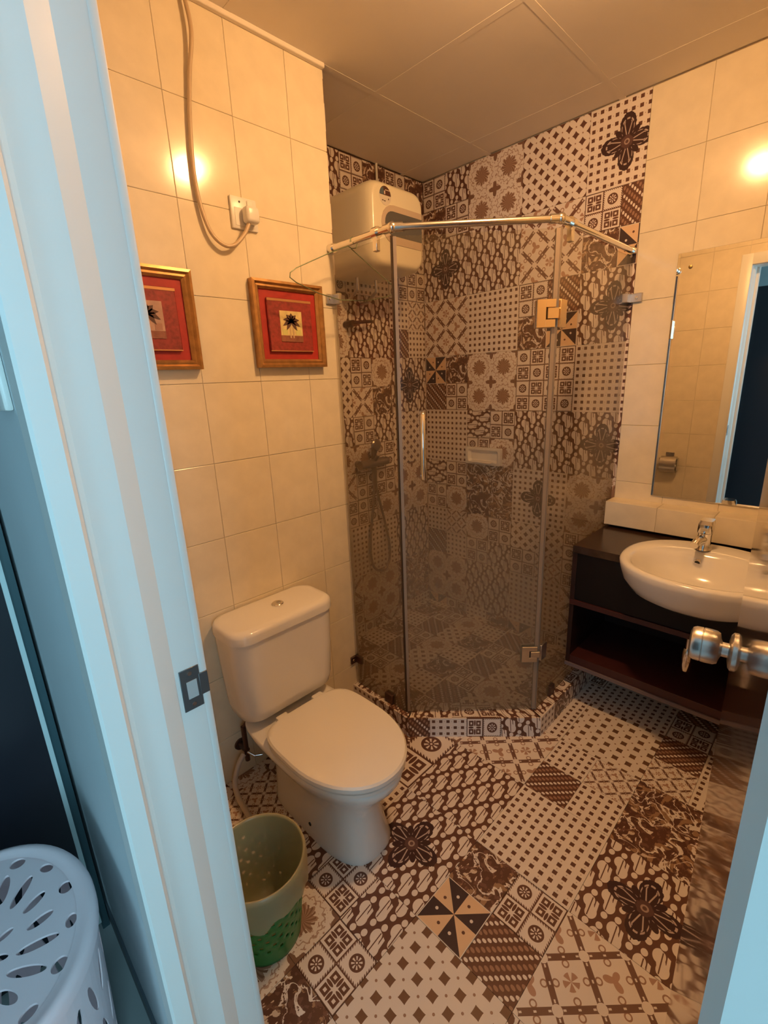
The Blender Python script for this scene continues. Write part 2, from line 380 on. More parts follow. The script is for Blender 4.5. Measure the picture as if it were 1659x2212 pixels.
# door wall: two piers and a head over the opening
OY0, OY1, OZ = -1.475, -0.755, 2.11
wd = struct('wall_door', (XB, OY1, -0.05), (XD-0.004, 0.30, 2.6), M_PAINT)
box('wall_pier', (XB, YN-0.05, -0.05), (XD-0.004, OY0, 2.6), M_PAINT, wd)
box('wall_head', (XB, OY0, OZ), (XD-0.004, OY1, 2.6), M_PAINT, wd)

# floor tiles: u = +x, v = -y
FX, FY = -0.377, -0.951
F = []
def f(i, j, w, h, p, uv=None):      # cell (i,j) with y = FY + j*unit upward; converted to v = -y rows
    F.append((i, -(j+h), w, h, p) + ((uv,) if uv else ()))
f(-1, 0, 1, 1, 'pinwheel'); f(0, -1, 1, 1, 'chkB'); f(-1, -1, 1, 1, 'ropeF'); f(0, 0, 1, 1, 'marble'); f(1, -1, 2, 2, 'dots'); f(3, -1, 1, 1, 'dots'); f(3, 0, 1, 1, 'ropeF')
f(-3, 1, 1, 1, 'chkA'); f(-2, 2, 1, 1, 'chkA'); f(-3, -1, 2, 2, 'kawungF'); f(-2, 1, 1, 1, 'parangF'); f(-1, 1, 2, 2, 'parangF_flower'); f(1, 1, 2, 2, 'parangF')
f(2, 3, 1, 1, 'chkA', (0.5, 0.5, 0.5, 0.5)); f(1, 3, 1, 1, 'chkA', (0, 0.5, 0.5, 0.5)); f(3, 1, 2, 2, 'lattice'); f(5, -1, 2, 2, 'kawungF'); f(4, 0, 1, 1, 'dots'); f(5, 1, 3, 1, 'dots')
f(4, -1, 1, 1, 'lattice_small'); f(5, -2, 1, 1, 'lattice_small'); f(3, -3, 2, 2, 'marble'); f(1, -3, 2, 2, 'parangF_flower'); f(-1, -3, 2, 2, 'lattice'); f(6, -2, 1, 1, 'ropeF')
f(7, -1, 2, 2, 'dots'); f(5, -3, 1, 1, 'dots'); f(6, -3, 1, 1, 'dots'); f(-3, 2, 1, 1, 'floral'); f(-4, 1, 1, 1, 'marble'); f(-5, -1, 2, 2, 'dots_flower'); f(-3, 3, 1, 1, 'marble')
f(-4, 2, 1, 1, 'floral'); f(-3, 4, 2, 2, 'lattice_small'); f(-4, 4, 1, 2, 'dots'); f(-4, 3, 1, 1, 'dots'); f(-2, 3, 1, 1, 'parangF'); f(-1, 3, 2, 1, 'dots'); f(-1, 4, 1, 2, 'floral')
f(-3, -3, 2, 2, 'parangF'); f(-5, -3, 2, 2, 'floral')
patch_grid(floor, (FX, FY, 0), (1, 0, 0), (0, -1, 0), (0, 0, 1), F, UNIT, (XB-FX, XR-FX+0.003), (FY-YH-0.003, FY-YN+0.003), ['dots', 'floral', 'chkA', 'marble', 'kawung', 'rope'], False)

# patterned shower walls
R = [(0, 0, 1, 1, 'chkA'), (1, 0, 1, 1, 'parang'), (2, 0, 2, 2, 'floral'), (4, 0, 2, 2, 'kawung'), (6, 0, 2, 2, 'dots_flower'), (0, 1, 1, 1, 'marble'), (1, 1, 1, 1, 'chkA'),
     (0, 2, 2, 2, 'parang_flower'), (2, 2, 2, 2, 'parang'), (4, 2, 2, 2, 'lattice'), (6, 2, 1, 1, 'chkA'), (7, 2, 1, 1, 'rope'), (6, 3, 1, 1, 'marble'), (7, 3, 1, 1, 'pinwheel'),
     (0, 4, 2, 2, 'lattice'), (2, 4, 2, 2, 'dots'), (4, 4, 1, 1, 'chkA'), (5, 4, 1, 1, 'rope'), (6, 4, 2, 2, 'parang_flower'), (4, 5, 1, 1, 'marble'), (5, 5, 1, 1, 'pinwheel'),
     (0, 6, 1, 1, 'pinwheel'), (1, 6, 1, 1, 'marble'), (2, 6, 2, 2, 'floral'), (4, 6, 2, 2, 'chkB'), (6, 6, 2, 2, 'dots'), (0, 7, 1, 1, 'rope'), (1, 7, 1, 1, 'chkA'),
     (0, 8, 2, 2, 'dots'), (2, 8, 1, 1, 'parangH'), (3, 8, 1, 1, 'chkB'), (4, 8, 2, 2, 'parang'), (6, 8, 2, 2, 'parang_flower'), (2, 9, 1, 1, 'chkB'), (3, 9, 1, 1, 'floral'),
     (0, 10, 1, 1, 'parangH'), (1, 10, 1, 1, 'chkB'), (2, 10, 2, 2, 'marble'), (4, 10, 2, 2, 'dots_flower'), (6, 10, 2, 2, 'floral'), (0, 11, 1, 1, 'chkA'), (1, 11, 1, 1, 'floral'),
     (0, 12, 1, 1, 'dots'), (1, 12, 1, 1, 'lattice_small'), (2, 12, 1, 1, 'floral'), (3, 12, 1, 1, 'chkB'), (4, 12, 2, 1, 'kawung'), (6, 12, 2, 1, 'chkA'),
     (0, 13, 1, 1, 'rope'), (1, 13, 1, 1, 'dots'), (2, 13, 1, 1, 'chkB'), (3, 13, 1, 1, 'parang'), (4, 13, 1, 1, 'chkA'), (5, 13, 1, 1, 'lattice_small'),
     (0, 14, 2, 2, 'floral'), (2, 14, 2, 2, 'parang'), (4, 14, 2, 2, 'dots'), (6, 14, 2, 2, 'lattice')]
patch_grid(wr, (XR, 0.408, HC), (0, -1, 0), (0, 0, 1), (-1, 0, 0), R, UNIT, (0.408-YH, 0.408-YB), (-HC, 0), ['pinwheel', 'marble', 'dots', 'chkB'], True)
Hh = [(-1, 0, 1, 1, 'marble'), (-2, 0, 1, 1, 'chkA'), (-3, 0, 1, 1, 'marble'), (-4, 0, 1, 1, 'chkA'), (-5, 0, 1, 1, 'parang'), (-2, 1, 2, 2, 'kawung'), (-4, 1, 2, 2, 'dots'), (-6, 1, 2, 2, 'parang'),
      (-1, 3, 1, 1, 'chkA'), (-2, 3, 1, 1, 'chkA'), (-4, 3, 2, 1, 'dots'), (-1, 4, 1, 1, 'lattice_small'), (-2, 4, 1, 1, 'dots'), (-4, 4, 2, 2, 'parang'), (-6, 4, 2, 2, 'floral'), (-1, 5, 1, 1, 'dots'), (-2, 5, 1, 1, 'rope'),
      (-2, 6, 2, 2, 'parang_flower'), (-3, 6, 1, 1, 'floral'), (-4, 6, 1, 1, 'chkA'), (-6, 6, 2, 2, 'kawung'), (-3, 7, 1, 1, 'marble'), (-4, 7, 1, 1, 'lattice'), (-2, 8, 2, 2, 'kawung'), (-3, 8, 1, 1, 'parang'),
      (-4, 8, 1, 1, 'chkA'), (-5, 8, 1, 1, 'parang'), (-3, 9, 1, 1, 'chkB'), (-4, 9, 1, 1, 'floral'), (-2, 10, 2, 2, 'floral'), (-3, 10, 1, 1, 'chkB'), (-4, 10, 1, 1, 'chkA'), (-3, 11, 1, 1, 'floral'), (-4, 11, 1, 1, 'chkB'),
      (-2, 12, 2, 2, 'parang'), (-5, 12, 3, 2, 'dots'), (-2, 14, 2, 2, 'marble'), (-4, 14, 2, 2, 'floral')]
patch_grid(wb, (1.008, YH, HC), (1, 0, 0), (0, 0, 1), (0, -1, 0), Hh, UNIT, (-1.006, -0.008), (-HC, 0), ['chkB', 'dots', 'floral', 'lattice'], True)
# return face of the left wall inside the shower
patch_grid(wl, (0.006, YH, HC), (0, -1, 0), (0, 0, 1), (1, 0, 0), [], UNIT, (0.0, YH), (-HC, 0), ['dots', 'parang', 'chkA', 'kawung', 'lattice'], True)
# cream tiles
zj = joints(0, HC, 1.437-1.25, 0.25)
cream_tiles(wl, (0, 0, 0), (1, 0, 0), (0, 0, 1), (0, -1, 0), joints(XD, 0.0055, -0.146, 0.202), zj)
cream_tiles(wr, (XR, 0, 0), (0, -1, 0), (0, 0, 1), (-1, 0, 0), joints(-YB, -YN, 0.901, 0.202), joints(0, HC, 1.443-1.25, 0.25))
cream_tiles(wd, (XD, 0, 0), (0, 1, 0), (0, 0, 1), (1, 0, 0), [OY1]+joints(-0.715, 0.0, -0.55, 0.202)[1:], zj)
cream_tiles(wd, (XD, 0, 0), (0, 1, 0), (0, 0, 1), (1, 0, 0), [YN, OY0], zj)
cream_tiles(wd, (XD, 0, 0), (0, 1, 0), (0, 0, 1), (1, 0, 0), joints(OY0, OY1, -1.25, 0.202), [OZ, 2.187, HC])
cream_tiles(wn, (0, YN, 0), (-1, 0, 0), (0, 0, 1), (0, 1, 0), joints(-XR, -XD, -0.79, 0.202), zj)

# ceiling boards on a flush bar grid
ce = struct('ceiling', (XB, YN-0.12, HC+0.006), (1.12, YH+0.12, HC+0.06), M_CEIL)
gx, gy = [XD, -0.34, 0.25, 0.84, XR], [YN, -1.2, -0.6, 0.0, YH]
for a0, a1 in zip(gx, gx[1:]):
    for b0, b1 in zip(gy, gy[1:]):
        if a1 <= 0.0 and b0 >= 0.0: continue
        box('ceiling_board', (a0+0.0125, b0+0.0125, HC+0.0006), (a1-0.0125, b1-0.0125, HC+0.007), M_CEIL, ce)
for a in gx[1:-1]: box('ceiling_bar', (a-0.012, YN, HC), (a+0.012, 0.0 if a < 0 else YH, HC+0.007), M_CEIL, ce)
for b in gy[1:-1]: box('ceiling_bar', (XD if b < 0 else 0.0, b-0.012, HC-0.0002), (XR, b+0.012, HC+0.007), M_CEIL, ce)
box('edge_strip', (XD, -0.016, HC-0.012), (0.004, 0.0, HC+0.004), M_CEIL, ce, 0.002, 1)

# ceiling lamp: round base and a warm glass globe
lx, ly = -0.065, -0.90
t = root('ceiling_lamp', (lx, ly, HC), 'round warm white lamp fixed to the middle of a ceiling board', 'lamp')
lathe('base_ring', [(0.036, -0.024), (0.046, -0.018), (0.048, -0.002), (0.048, 0.0)], (lx, ly, HC), M_WPLASTIC, t)
lathe('globe', [(0.004, -0.070), (0.020, -0.0688), (0.038, -0.064), (0.050, -0.055), (0.057, -0.044), (0.058, -0.036), (0.051, -0.028), (0.040, -0.0245)], (lx, ly, HC), mat('lit_globe', (0.9, 0.85, 0.7), 0.3, emit=LAMP_COL, estr=LAMP_STRENGTH), t, n=16)

# ------------------------------------------------------------------ door frame, door
def extr(name, poly, z0, z1, m, parent, bev=0.0):
    bm = bmesh.new(); bm_loft(bm, [[(x, y, z0) for x, y in poly], [(x, y, z1) for x, y in poly]]); return from_bm(name, bm, m, parent)
df = box('trim_1', (XB+0.004, -0.778, 0), (XD, -0.750, 2.09), M_PAINT, None, 0.002, 1); df['kind'] = 'structure'
extr('door_stop', [(-1.012, -0.777), (-1.041, -0.790), (-1.080, -0.790), (-1.0845, -0.7875), (-1.0892, -0.7875), (-1.0892, -0.777)], 0, 2.078, M_PAINT, df)
extr('architrave', [(-1.089, -0.800), (-1.094, -0.8065), (-1.118, -0.8055), (-1.122, -0.802), (-1.122, -0.755), (-1.089, -0.755)], 0, 2.13, M_PAINT, df)
box('door_jamb', (XB+0.004, -1.480, 0), (XD, -1.452, 2.09), M_PAINT, df, 0.002, 1)
extr('door_stop', [(-1.012, -1.453), (-1.041, -1.442), (-1.086, -1.442), (-1.088, -1.453)], 0, 2.078, M_PAINT, df)
extr('architrave', [(-1.089, -1.500), (-1.122, -1.500), (-1.122, -1.4450), (-1.118, -1.4415), (-1.089, -1.4415)], 0, 2.13, M_PAINT, df)
box('door_head', (XB+0.004, -1.480, 2.062), (XD, -0.750, 2.092), M_PAINT, df, 0.002, 1)
box('head_architrave', (-1.122, -1.50, 2.064), (-1.089, -0.755, 2.13), M_PAINT, df, 0.002, 1)
box('room_casing', (XD-0.003, -0.7785, 0), (XD+0.010, -0.715, 2.135), M_PAINT, df, 0.003, 2)
box('room_casing', (XD-0.003, -1.54, 0), (XD+0.010, -1.478, 2.135), M_PAINT, df, 0.003, 2)
box('room_casing', (XD-0.003, -1.54, 2.066), (XD+0.0095, -0.715, 2.135), M_PAINT, df, 0.003, 2)
sp = box('strike_plate', (-1.0085, -0.7795, 0.938), (-0.978, -0.7775, 1.010), M_SATIN, df, 0.0006, 1); sp.data.materials.clear(); sp.data.materials.append(mat('dull_dark_metal', (0.16, 0.17, 0.18), 0.4, 0.7)); sp['label'] = 'dark metal strike plate'
box('strike_lip', (-0.980, -0.7800, 0.956), (-0.966, -0.7765, 0.994), MATS['dull_dark_metal'], sp, 0.0006, 1)
box('latch_hole', (-1.000, -0.7800, 0.958), (-0.984, -0.7790, 0.988), mat('pale_filler', (0.45, 0.47, 0.48), 0.6), sp)
for z in (0.947, 1.001): lathe('screw', [(0.0035, -0.0006), (0.003, 0.0012)], (-0.993, -0.7795, z), M_SATIN, sp, axis='Y', n=12)
# the leaf stands open, swung into the room
PHI = math.radians(8.0); hx, hy = -0.970, -1.449
du = Vector((math.cos(PHI), math.sin(PHI), 0)); dn = Vector((-math.sin(PHI), math.cos(PHI), 0))
DM = Matrix(((du.x, dn.x, 0, hx), (du.y, dn.y, 0, hy), (0, 0, 1, 0), (0, 0, 0, 1)))
M_DOOR = mat('glossy_brown_door_veneer', (0.17, 0.10, 0.065), 0.12, spec=0.5, coat=0.8, noise=0.25, nscale=6)
door = box('door_1', (0.002, -0.036, 0.012), (0.647, 0.0, 2.055), M_DOOR, None, 0.0015, 1, DM); door['kind'] = 'structure'
kz = 0.990; ku = 0.598
rot = DM.to_3x3().to_4x4()
def on_door(name, prof, m, parent=door, side=1, n=28):
    bm = bmesh.new(); bm_lathe(bm, [(r, h*side) for r, h in prof], (0, 0, 0), 'Y', n)
    bmesh.ops.transform(bm, matrix=DM @ Matrix.Translation((ku, 0 if side > 0 else -0.036, kz)), verts=bm.verts); return from_bm(name, bm, m, parent, angle=30)
M_KNOB = mat('brushed_knob_steel', (0.72, 0.69, 0.66), 0.28, 1.0)
for sd in (1, -1):
    on_door('rosette', [(0.030, 0.0), (0.030, 0.003), (0.026, 0.006), (0.016, 0.008)], M_KNOB, side=sd)
    k = on_door('door_knob', [(0.0115, 0.007), (0.0115, 0.016), (0.016, 0.018), (0.0245, 0.020), (0.0270, 0.025), (0.0278, 0.036), (0.0275, 0.0415), (0.0265, 0.0425), (0.0275, 0.0435), (0.0270, 0.052), (0.0245, 0.057), (0.018, 0.0595), (0.006, 0.060)], M_KNOB, side=sd)
    if sd == 1: k['label'] = 'brushed steel door knob'
for z in (0.25, 1.05, 1.82):
    bm = bmesh.new(); bm_tube(bm, [(0.0, -0.04, z-0.05), (0.0, -0.04, z+0.05)], 0.006, 10); bmesh.ops.transform(bm, matrix=DM, verts=bm.verts); from_bm('hinge', bm, M_SATIN, door)

# ------------------------------------------------------------------ shower kerb and enclosure
ZK = 0.089
G1, G2 = Vector((-0.011, -0.310)), Vector((0.353, -0.689))
O1, O2, O3 = Vector((-0.039, -0.3385)), Vector((0.323, -0.734)), Vector((XR, -0.734)); O0 = Vector((-0.039, 0.0))
I0, I1, I2, I3 = Vector((0.055, 0.0)), Vector((0.055, -0.297)), Vector((0.367, -0.638)), Vector((XR, -0.638))
kerb = None
bm = bmesh.new()
for a, b, c, d in ((O0, O1, I1, I0), (O1, O2, I2, I1), (O2, O3, I3, I2)):
    bm_loft(bm, [[(p.x, p.y, -0.003) for p in (a, b, c, d)], [(p.x, p.y, ZK-0.006) for p in (a, b, c, d)]])
bmesh.ops.scale(bm, vec=(0.997, 0.99, 1), verts=bm.verts)
kerb = from_bm('shower_kerb', bm, M_PGROUT); tag(kerb, 'low tiled kerb round the shower floor under the glass', 'kerb', kind='structure')
def kerb_run(a, b, ia, ib, pieces):
    """front faces and top faces along one run; pieces = (fraction0, fraction1, pattern, uvrect)"""
    a3, b3 = Vector((a.x, a.y, 0)), Vector((b.x, b.y, 0)); L = (b3-a3).length; d = (b3-a3)/L; n = Vector((d.y, -d.x, 0))
    for f0, f1, p, uv in pieces:
        q = [a3+d*L*f0, a3+d*L*f1]; up = Vector((0, 0, ZK))
        w = (f1-f0)*L/UNIT; h = ZK/UNIT
        r = uv or (0, 0, w, h)
        quad_tile('kerb_tile', [q[0]+d*GAP, q[1]-d*GAP, q[1]-d*GAP+up, q[0]+d*GAP+up], n, [(r[0], r[1]), (r[0]+r[2], r[1]), (r[0]+r[2], r[1]+r[3]), (r[0], r[1]+r[3])], pat(p), kerb)
    i3, j3 = Vector((ia.x, ia.y, 0)), Vector((ib.x, ib.y, 0)); m = 3
    for k, p in enumerate(['parang', 'chkB', 'parang'] if L > 0.4 else ['parang', 'lattice', 'rope']):
        f0, f1 = k/m, (k+1)/m; up = Vector((0, 0, ZK)); P4 = [a3.lerp(b3, f0)+up-n*0.0064, a3.lerp(b3, f1)+up-n*0.0064, i3.lerp(j3, f1)+up, i3.lerp(j3, f0)+up]
        quad_tile('kerb_tile', P4, (0, 0, 1), [(f0*L/UNIT, 0), (f1*L/UNIT, 0), (f1*L/UNIT, 0.65), (f0*L/UNIT, 0.65)], pat(p), kerb)
kerb_run(O0, O1, I0, I1, [(0, 0.4, 'dots', None), (0.4, 1.0, 'parang', None)])
kerb_run(O1, O2, I1, I2, [(0, 0.165, 'rope', None), (0.165, 0.445, 'dots', None), (0.445, 0.567, 'chkA', (0, 0.5, 0.5, 0.5)), (0.567, 0.705, 'chkA', (0.5, 0.5, 0.5, 0.5)), (0.705, 1.0, 'parang', None)])
kerb_run(O2, O3, I2, I3, [(0, 0.18, 'dots', None), (0.18, 0.36, 'marble', None), (0.36, 0.7, 'parang', None), (0.7, 1.0, 'dots', None)])

# glass: clear, slightly brown, with a haze of soap scum and painted shade, thicker towards the bottom
def glass_mat():
    m = bpy.data.materials.new('hazy_shower_glass'); m.use_nodes = True; nt = m.node_tree; nt.nodes.clear(); X.nt = nt
    out = nt.nodes.new('ShaderNodeOutputMaterial'); tr = nt.nodes.new('ShaderNodeBsdfTransparent'); tr.inputs[0].default_value = (0.93, 0.915, 0.88, 1)
    gl = nt.nodes.new('ShaderNodeBsdfGlossy'); gl.inputs['Roughness'].default_value = 0.03; gl.inputs[0].default_value = (1, 1, 1, 1)
    lw = nt.nodes.new('ShaderNodeLayerWeight'); lw.inputs['Blend'].default_value = 0.5; sch = X.op('ADD', X.op('MULTIPLY', X.op('POWER', X(lw.outputs['Facing']), 5.0), 0.5), 0.02)
    m1 = nt.nodes.new('ShaderNodeMixShader'); nt.links.new(sch.v, m1.inputs[0]); nt.links.new(tr.outputs[0], m1.inputs[1]); nt.links.new(gl.outputs[0], m1.inputs[2])
    df_ = nt.nodes.new('ShaderNodeBsdfDiffuse'); df_.inputs[0].default_value = (0.46, 0.38, 0.27, 1)
    tl = nt.nodes.new('ShaderNodeBsdfTranslucent'); tl.inputs[0].default_value = (0.46, 0.38, 0.27, 1)
    md = nt.nodes.new('ShaderNodeMixShader'); md.inputs[0].default_value = 0.5; nt.links.new(df_.outputs[0], md.inputs[1]); nt.links.new(tl.outputs[0], md.inputs[2])
    tc = nt.nodes.new('ShaderNodeTexCoord'); sp_ = nt.nodes.new('ShaderNodeSeparateXYZ'); nt.links.new(tc.outputs['Object'], sp_.inputs[0])
    n = nt.nodes.new('ShaderNodeTexNoise'); n.inputs['Scale'].default_value = 5; n.inputs['Detail'].default_value = 2; nt.links.new(tc.outputs['Object'], n.inputs['Vector'])
    n2 = nt.nodes.new('ShaderNodeTexNoise'); n2.inputs['Scale'].default_value = 90; n2.inputs['Detail'].default_value = 0; nt.links.new(tc.outputs['Object'], n2.inputs['Vector'])
    z = X(sp_.outputs[2]); amt = X.op('MULTIPLY', X.op('SUBTRACT', 1.02+X(n.outputs['Fac'])*0.6, z), 0.55)
    amt = X.op('MINIMUM', X.op('MAXIMUM', amt, 0.025), 0.37)*(0.88+X(n2.outputs['Fac'])*0.24)
    m2 = nt.nodes.new('ShaderNodeMixShader'); nt.links.new(amt.v, m2.inputs[0]); nt.links.new(m1.outputs[0], m2.inputs[1]); nt.links.new(md.outputs[0], m2.inputs[2])
    nt.links.new(m2.outputs[0], out.inputs[0]); return m
M_GLASS = glass_mat()
M_EDGE = mat('glass_edge_seal', (0.30, 0.24, 0.19), 0.3, 0.2); M_EDGE2 = mat('dark_glass_edge', (0.07, 0.045, 0.03), 0.25)
ZG0, ZG1, ZR = ZK+0.002, 1.862, 1.885
def slab(name, a, b, th, z0, z1, m, parent=None):
    a, b = Vector((a.x, a.y)), Vector((b.x, b.y)); d = (b-a).normalized(); n = Vector((-d.y, d.x))*th/2
    return extr(name, [tuple(a+n), tuple(a-n), tuple(b-n), tuple(b+n)], z0, z1, m, parent)
dd = (G2-G1).normalized(); dnrm = Vector((dd.y, -dd.x))     # outward (to the room)
def clamp_left(z, m, parent, name='wall_clamp'):
    c = box(name, (-0.046, -0.009, z-0.017), (0.000, 0.0, z+0.017), m, parent, 0.0015, 1)
    box('glass_grip', (-0.019, -0.042, z-0.017), (-0.003, -0.004, z+0.017), m, c, 0.0015, 1)
    lathe('screw', [(0.006, 0.0), (0.005, -0.0025), (0.002, -0.003)], (-0.033, -0.009, z), M_CHROME, c, axis='Y', n=14); return c
pl = slab('glass_panel', Vector((-0.011, -0.012)), G1+Vector((0, 0.006)), 0.008, ZG0, ZG1, M_GLASS)
tag(pl, 'narrow fixed glass panel joining the cream wall above the toilet tank', 'glass panel', 'shower glass')
clamp_left(1.717, M_SATIN, pl)['label'] = 'steel wall clamp with a screw'
clamp_left(0.215, M_DKMETAL, pl)['label'] = 'tarnished dark wall clamp'
box('floor_clamp', (-0.024, -0.235, ZK-0.001), (0.002, -0.190, ZK+0.045), M_DKMETAL, pl, 0.002, 1)
slab('edge_seal', G1+Vector((0, 0.006)), G1+Vector((0, -0.001)), 0.009, ZG0, ZG1, M_EDGE2, pl)
pr = slab('glass_panel', G2+Vector((0.006, 0)), Vector((XR-0.003, -0.689)), 0.008, ZG0, ZG1, M_GLASS)
tag(pr, 'fixed glass panel running into the wall beside the mirror', 'glass panel', 'shower glass')
c = box('wall_clamp', (XR-0.010, -0.742, 1.690), (XR, -0.690, 1.724), M_SATIN, pr, 0.0015, 1)
box('glass_grip', (XR-0.048, -0.699, 1.690), (XR-0.002, -0.679, 1.724), M_SATIN, c, 0.0015, 1)
lathe('screw', [(0.006, 0.0), (0.005, -0.0025), (0.002, -0.003)], (XR-0.010, -0.722, 1.707), M_CHROME, c, axis='X', n=14)
slab('edge_seal', G2+Vector((-0.001, 0)), G2+Vector((0.006, 0)), 0.010, ZG0, ZG1, M_EDGE, pr)
box('floor_clamp', (0.470, -0.700, ZK-0.001), (0.510, -0.678, ZK+0.045), M_DKMETAL, pr, 0.002, 1)
sd = slab('shower_door', G1+dd*0.008, G2-dd*0.008, 0.008, ZG0+0.006, ZG1-0.004, M_GLASS)
tag(sd, 'middle hinged glass door of the angled shower', 'shower door')
slab('edge_seal', G1+dd*0.001, G1+dd*0.012, 0.009, ZG0+0.006, ZG1-0.004, M_EDGE, sd)
slab('edge_seal', G2-dd*0.014, G2-dd*0.001, 0.011, ZG0+0.006, ZG1-0.004, M_EDGE, sd)
def at(u, off, z): p = G1+dd*u+dnrm*off; return (p.x, p.y, z)
h = tube('handle', [at(0.083, 0.004, 1.312), at(0.083, 0.040, 1.312), at(0.083, 0.048, 1.304), at(0.083, 0.048, 1.092), at(0.083, 0.040, 1.084), at(0.083, 0.004, 1.084)], 0.0085, M_CHROME, sd, 14); h['label'] = 'chrome bow handle'
tube('inner_handle', [at(0.083, -0.004, 1.312), at(0.083, -0.040, 1.304), at(0.083, -0.040, 1.092), at(0.083, -0.004, 1.084)], 0.0075, M_CHROME, sd, 12)
Lg = (G2-G1).length
def hinge(z, m, hgt, lab):
    def hb(nm, u0, u1, o0, o1, z0, z1, par):
        bm = bmesh.new(); r = [Vector(at(u0, o0, 0)), Vector(at(u1, o0, 0)), Vector(at(u1, o1, 0)), Vector(at(u0, o1, 0))]
        bm_loft(bm, [[(p.x, p.y, z0) for p in r], [(p.x, p.y, z1) for p in r]])
        bmesh.ops.bevel(bm, geom=list(bm.edges), offset=0.0012, segments=1, affect='EDGES'); return from_bm(nm, bm, m, par)
    a = hb('hinge', Lg-0.066, Lg-0.036, 0.004, 0.016, z-hgt, z+hgt, sd); a['label'] = lab
    hb('hinge_plate', Lg-0.038, Lg-0.006, 0.004, 0.016, z+hgt*0.42, z+hgt, a); hb('hinge_plate', Lg-0.038, Lg-0.006, 0.004, 0.016, z-hgt, z-hgt*0.42, a)
    hb('hinge_knuckle', Lg-0.032, Lg+0.004, 0.003, 0.018, z-hgt*0.38, z+hgt*0.38, a); hb('back_plate', Lg-0.066, Lg-0.006, -0.014, -0.004, z-hgt, z+hgt, a)
    # fixed leaf on the right-hand panel
    q = box('fixed_leaf', (G2.x+0.002, G2.y-0.015, z-hgt), (G2.x+0.046, G2.y-0.004, z+hgt), m, a, 0.0012, 1)
hinge(1.611, mat('brass_coloured_hinge', (0.80, 0.62, 0.40), 0.22, 1.0), 0.043, 'polished square glass hinge')
hinge(0.356, M_SATIN, 0.034, 'small steel glass hinge')
# head rail
rl = root('support_rail', (G1.x, G1.y, ZR), 'bent steel tube rail along the top of the shower glass', 'rail')
rr = 0.0108
tube('rail_tube', [(-0.011, -0.002, ZR), (-0.011, G1.y, ZR)], rr, M_BRASSY, rl); tube('rail_tube', [(G1.x, G1.y, ZR), (G2.x, G2.y, ZR)], rr, M_BRASSY, rl); tube('rail_tube', [(G2.x, G2.y, ZR), (XR-0.001, G2.y, ZR)], rr, M_BRASSY, rl)
for p, d in (((-0.011, 0, ZR), (0, -1, 0)), ((XR, G2.y, ZR), (-1, 0, 0))):
    tube('end_cap', [Vector(p), Vector(p)+Vector(d)*0.022], 0.0155, M_BRASSY, rl, 16)
for g in (G1, G2):
    bm = bmesh.new(); bmesh.ops.create_uvsphere(bm, u_segments=16, v_segments=10, radius=0.0165); bmesh.ops.translate(bm, vec=(g.x, g.y, ZR), verts=bm.verts); from_bm('elbow_joint', bm, M_BRASSY, rl, True)
for a, d in ((G1, Vector((0, 1))), (G1, dd), (G2, -dd), (G2, Vector((1, 0)))):
    tube('joint_sleeve', [(a.x+d.x*0.008, a.y+d.y*0.008, ZR), (a.x+d.x*0.034, a.y+d.y*0.034, ZR)], 0.0138, M_BRASSY, rl, 16)
for c in (Vector((-0.011, -0.238)), Vector((0.425, -0.689))):
    d = Vector((0, 1)) if c.x < 0 else Vector((1, 0))
    b_ = tube('rail_bracket', [(c.x-d.x*0.011, c.y-d.y*0.011, ZR), (c.x+d.x*0.011, c.y+d.y*0.011, ZR)], 0.0175, M_BRASSY, rl, 16)
    lo = (c.x-0.009, c.y-0.010, ZR-0.055) if c.x < 0 else (c.x-0.010, c.y-0.009, ZR-0.055); hi = (c.x+0.009, c.y+0.010, ZR-0.008) if c.x < 0 else (c.x+0.010, c.y+0.009, ZR-0.008)
    box('glass_fork', lo, hi, M_BRASSY, b_, 0.002, 1)
# wire coat hanger over the rail
hp = [(-0.011, -0.122, ZR+0.0125), (0.012, -0.120, ZR+0.014), (0.017, -0.119, ZR+0.004), (0.008, -0.118, ZR-0.018), (-0.016, -0.120, ZR-0.022), (-0.030, -0.120, 1.868), (-0.107, -0.120, 1.838), (-0.252, -0.120, 1.774), (-0.276, -0.120, 1.758), (-0.279, -0.120, 1.744), (-0.257, -0.120, 1.732), (-0.170, -0.120, 1.708), (-0.080, -0.120, 1.695), (0.050, -0.120, 1.703), (0.150, -0.120, 1.725), (0.188, -0.120, 1.738), (0.196, -0.120, 1.748), (0.188, -0.120, 1.764), (0.080, -0.120, 1.815), (-0.014, -0.118, 1.862)]
hw_ = tube('coat_hanger', [(-0.024, -0.124, ZR-0.004), (-0.020, -0.123, ZR+0.008)]+hp, 0.0016, mat('green_coated_wire', (0.16, 0.20, 0.11), 0.4, 0.3), None, 6)
tag(hw_, 'thin green wire coat hanger hooked over the shower rail', 'hanger')

# ------------------------------------------------------------------ water heater
M_HEAT = mat('cream_heater_shell', (0.82, 0.76, 0.58), 0.28, coat=0.2)
hx0, hx1, hz0, hz1, hyf, hyb = 0.277, 0.617, 1.886, 2.214, 0.080, 0.408
t = root('water_heater', ((hx0+hx1)/2, hyb, hz0), 'boxy cream electric water heater hung high in the shower', 'water heater')
def hring(y, i, r):
    return [(x, y, z) for x, z, _ in rrect(hx0+i, hx1-i, hz0+i, hz1-i, 0, max(r-i*0.3, 0.01), 8)]
loft('shell', [hring(hyb, 0.012, 0.05), hring(hyb-0.01, 0.0, 0.055), hring(hyf+0.075, 0.0, 0.06), hring(hyf+0.040, 0.002, 0.06), hring(hyf+0.020, 0.007, 0.06), hring(hyf+0.007, 0.015, 0.06), hring(hyf+0.0015, 0.022, 0.055), hring(hyf, 0.03, 0.05)], M_HEAT, t, angle=35)
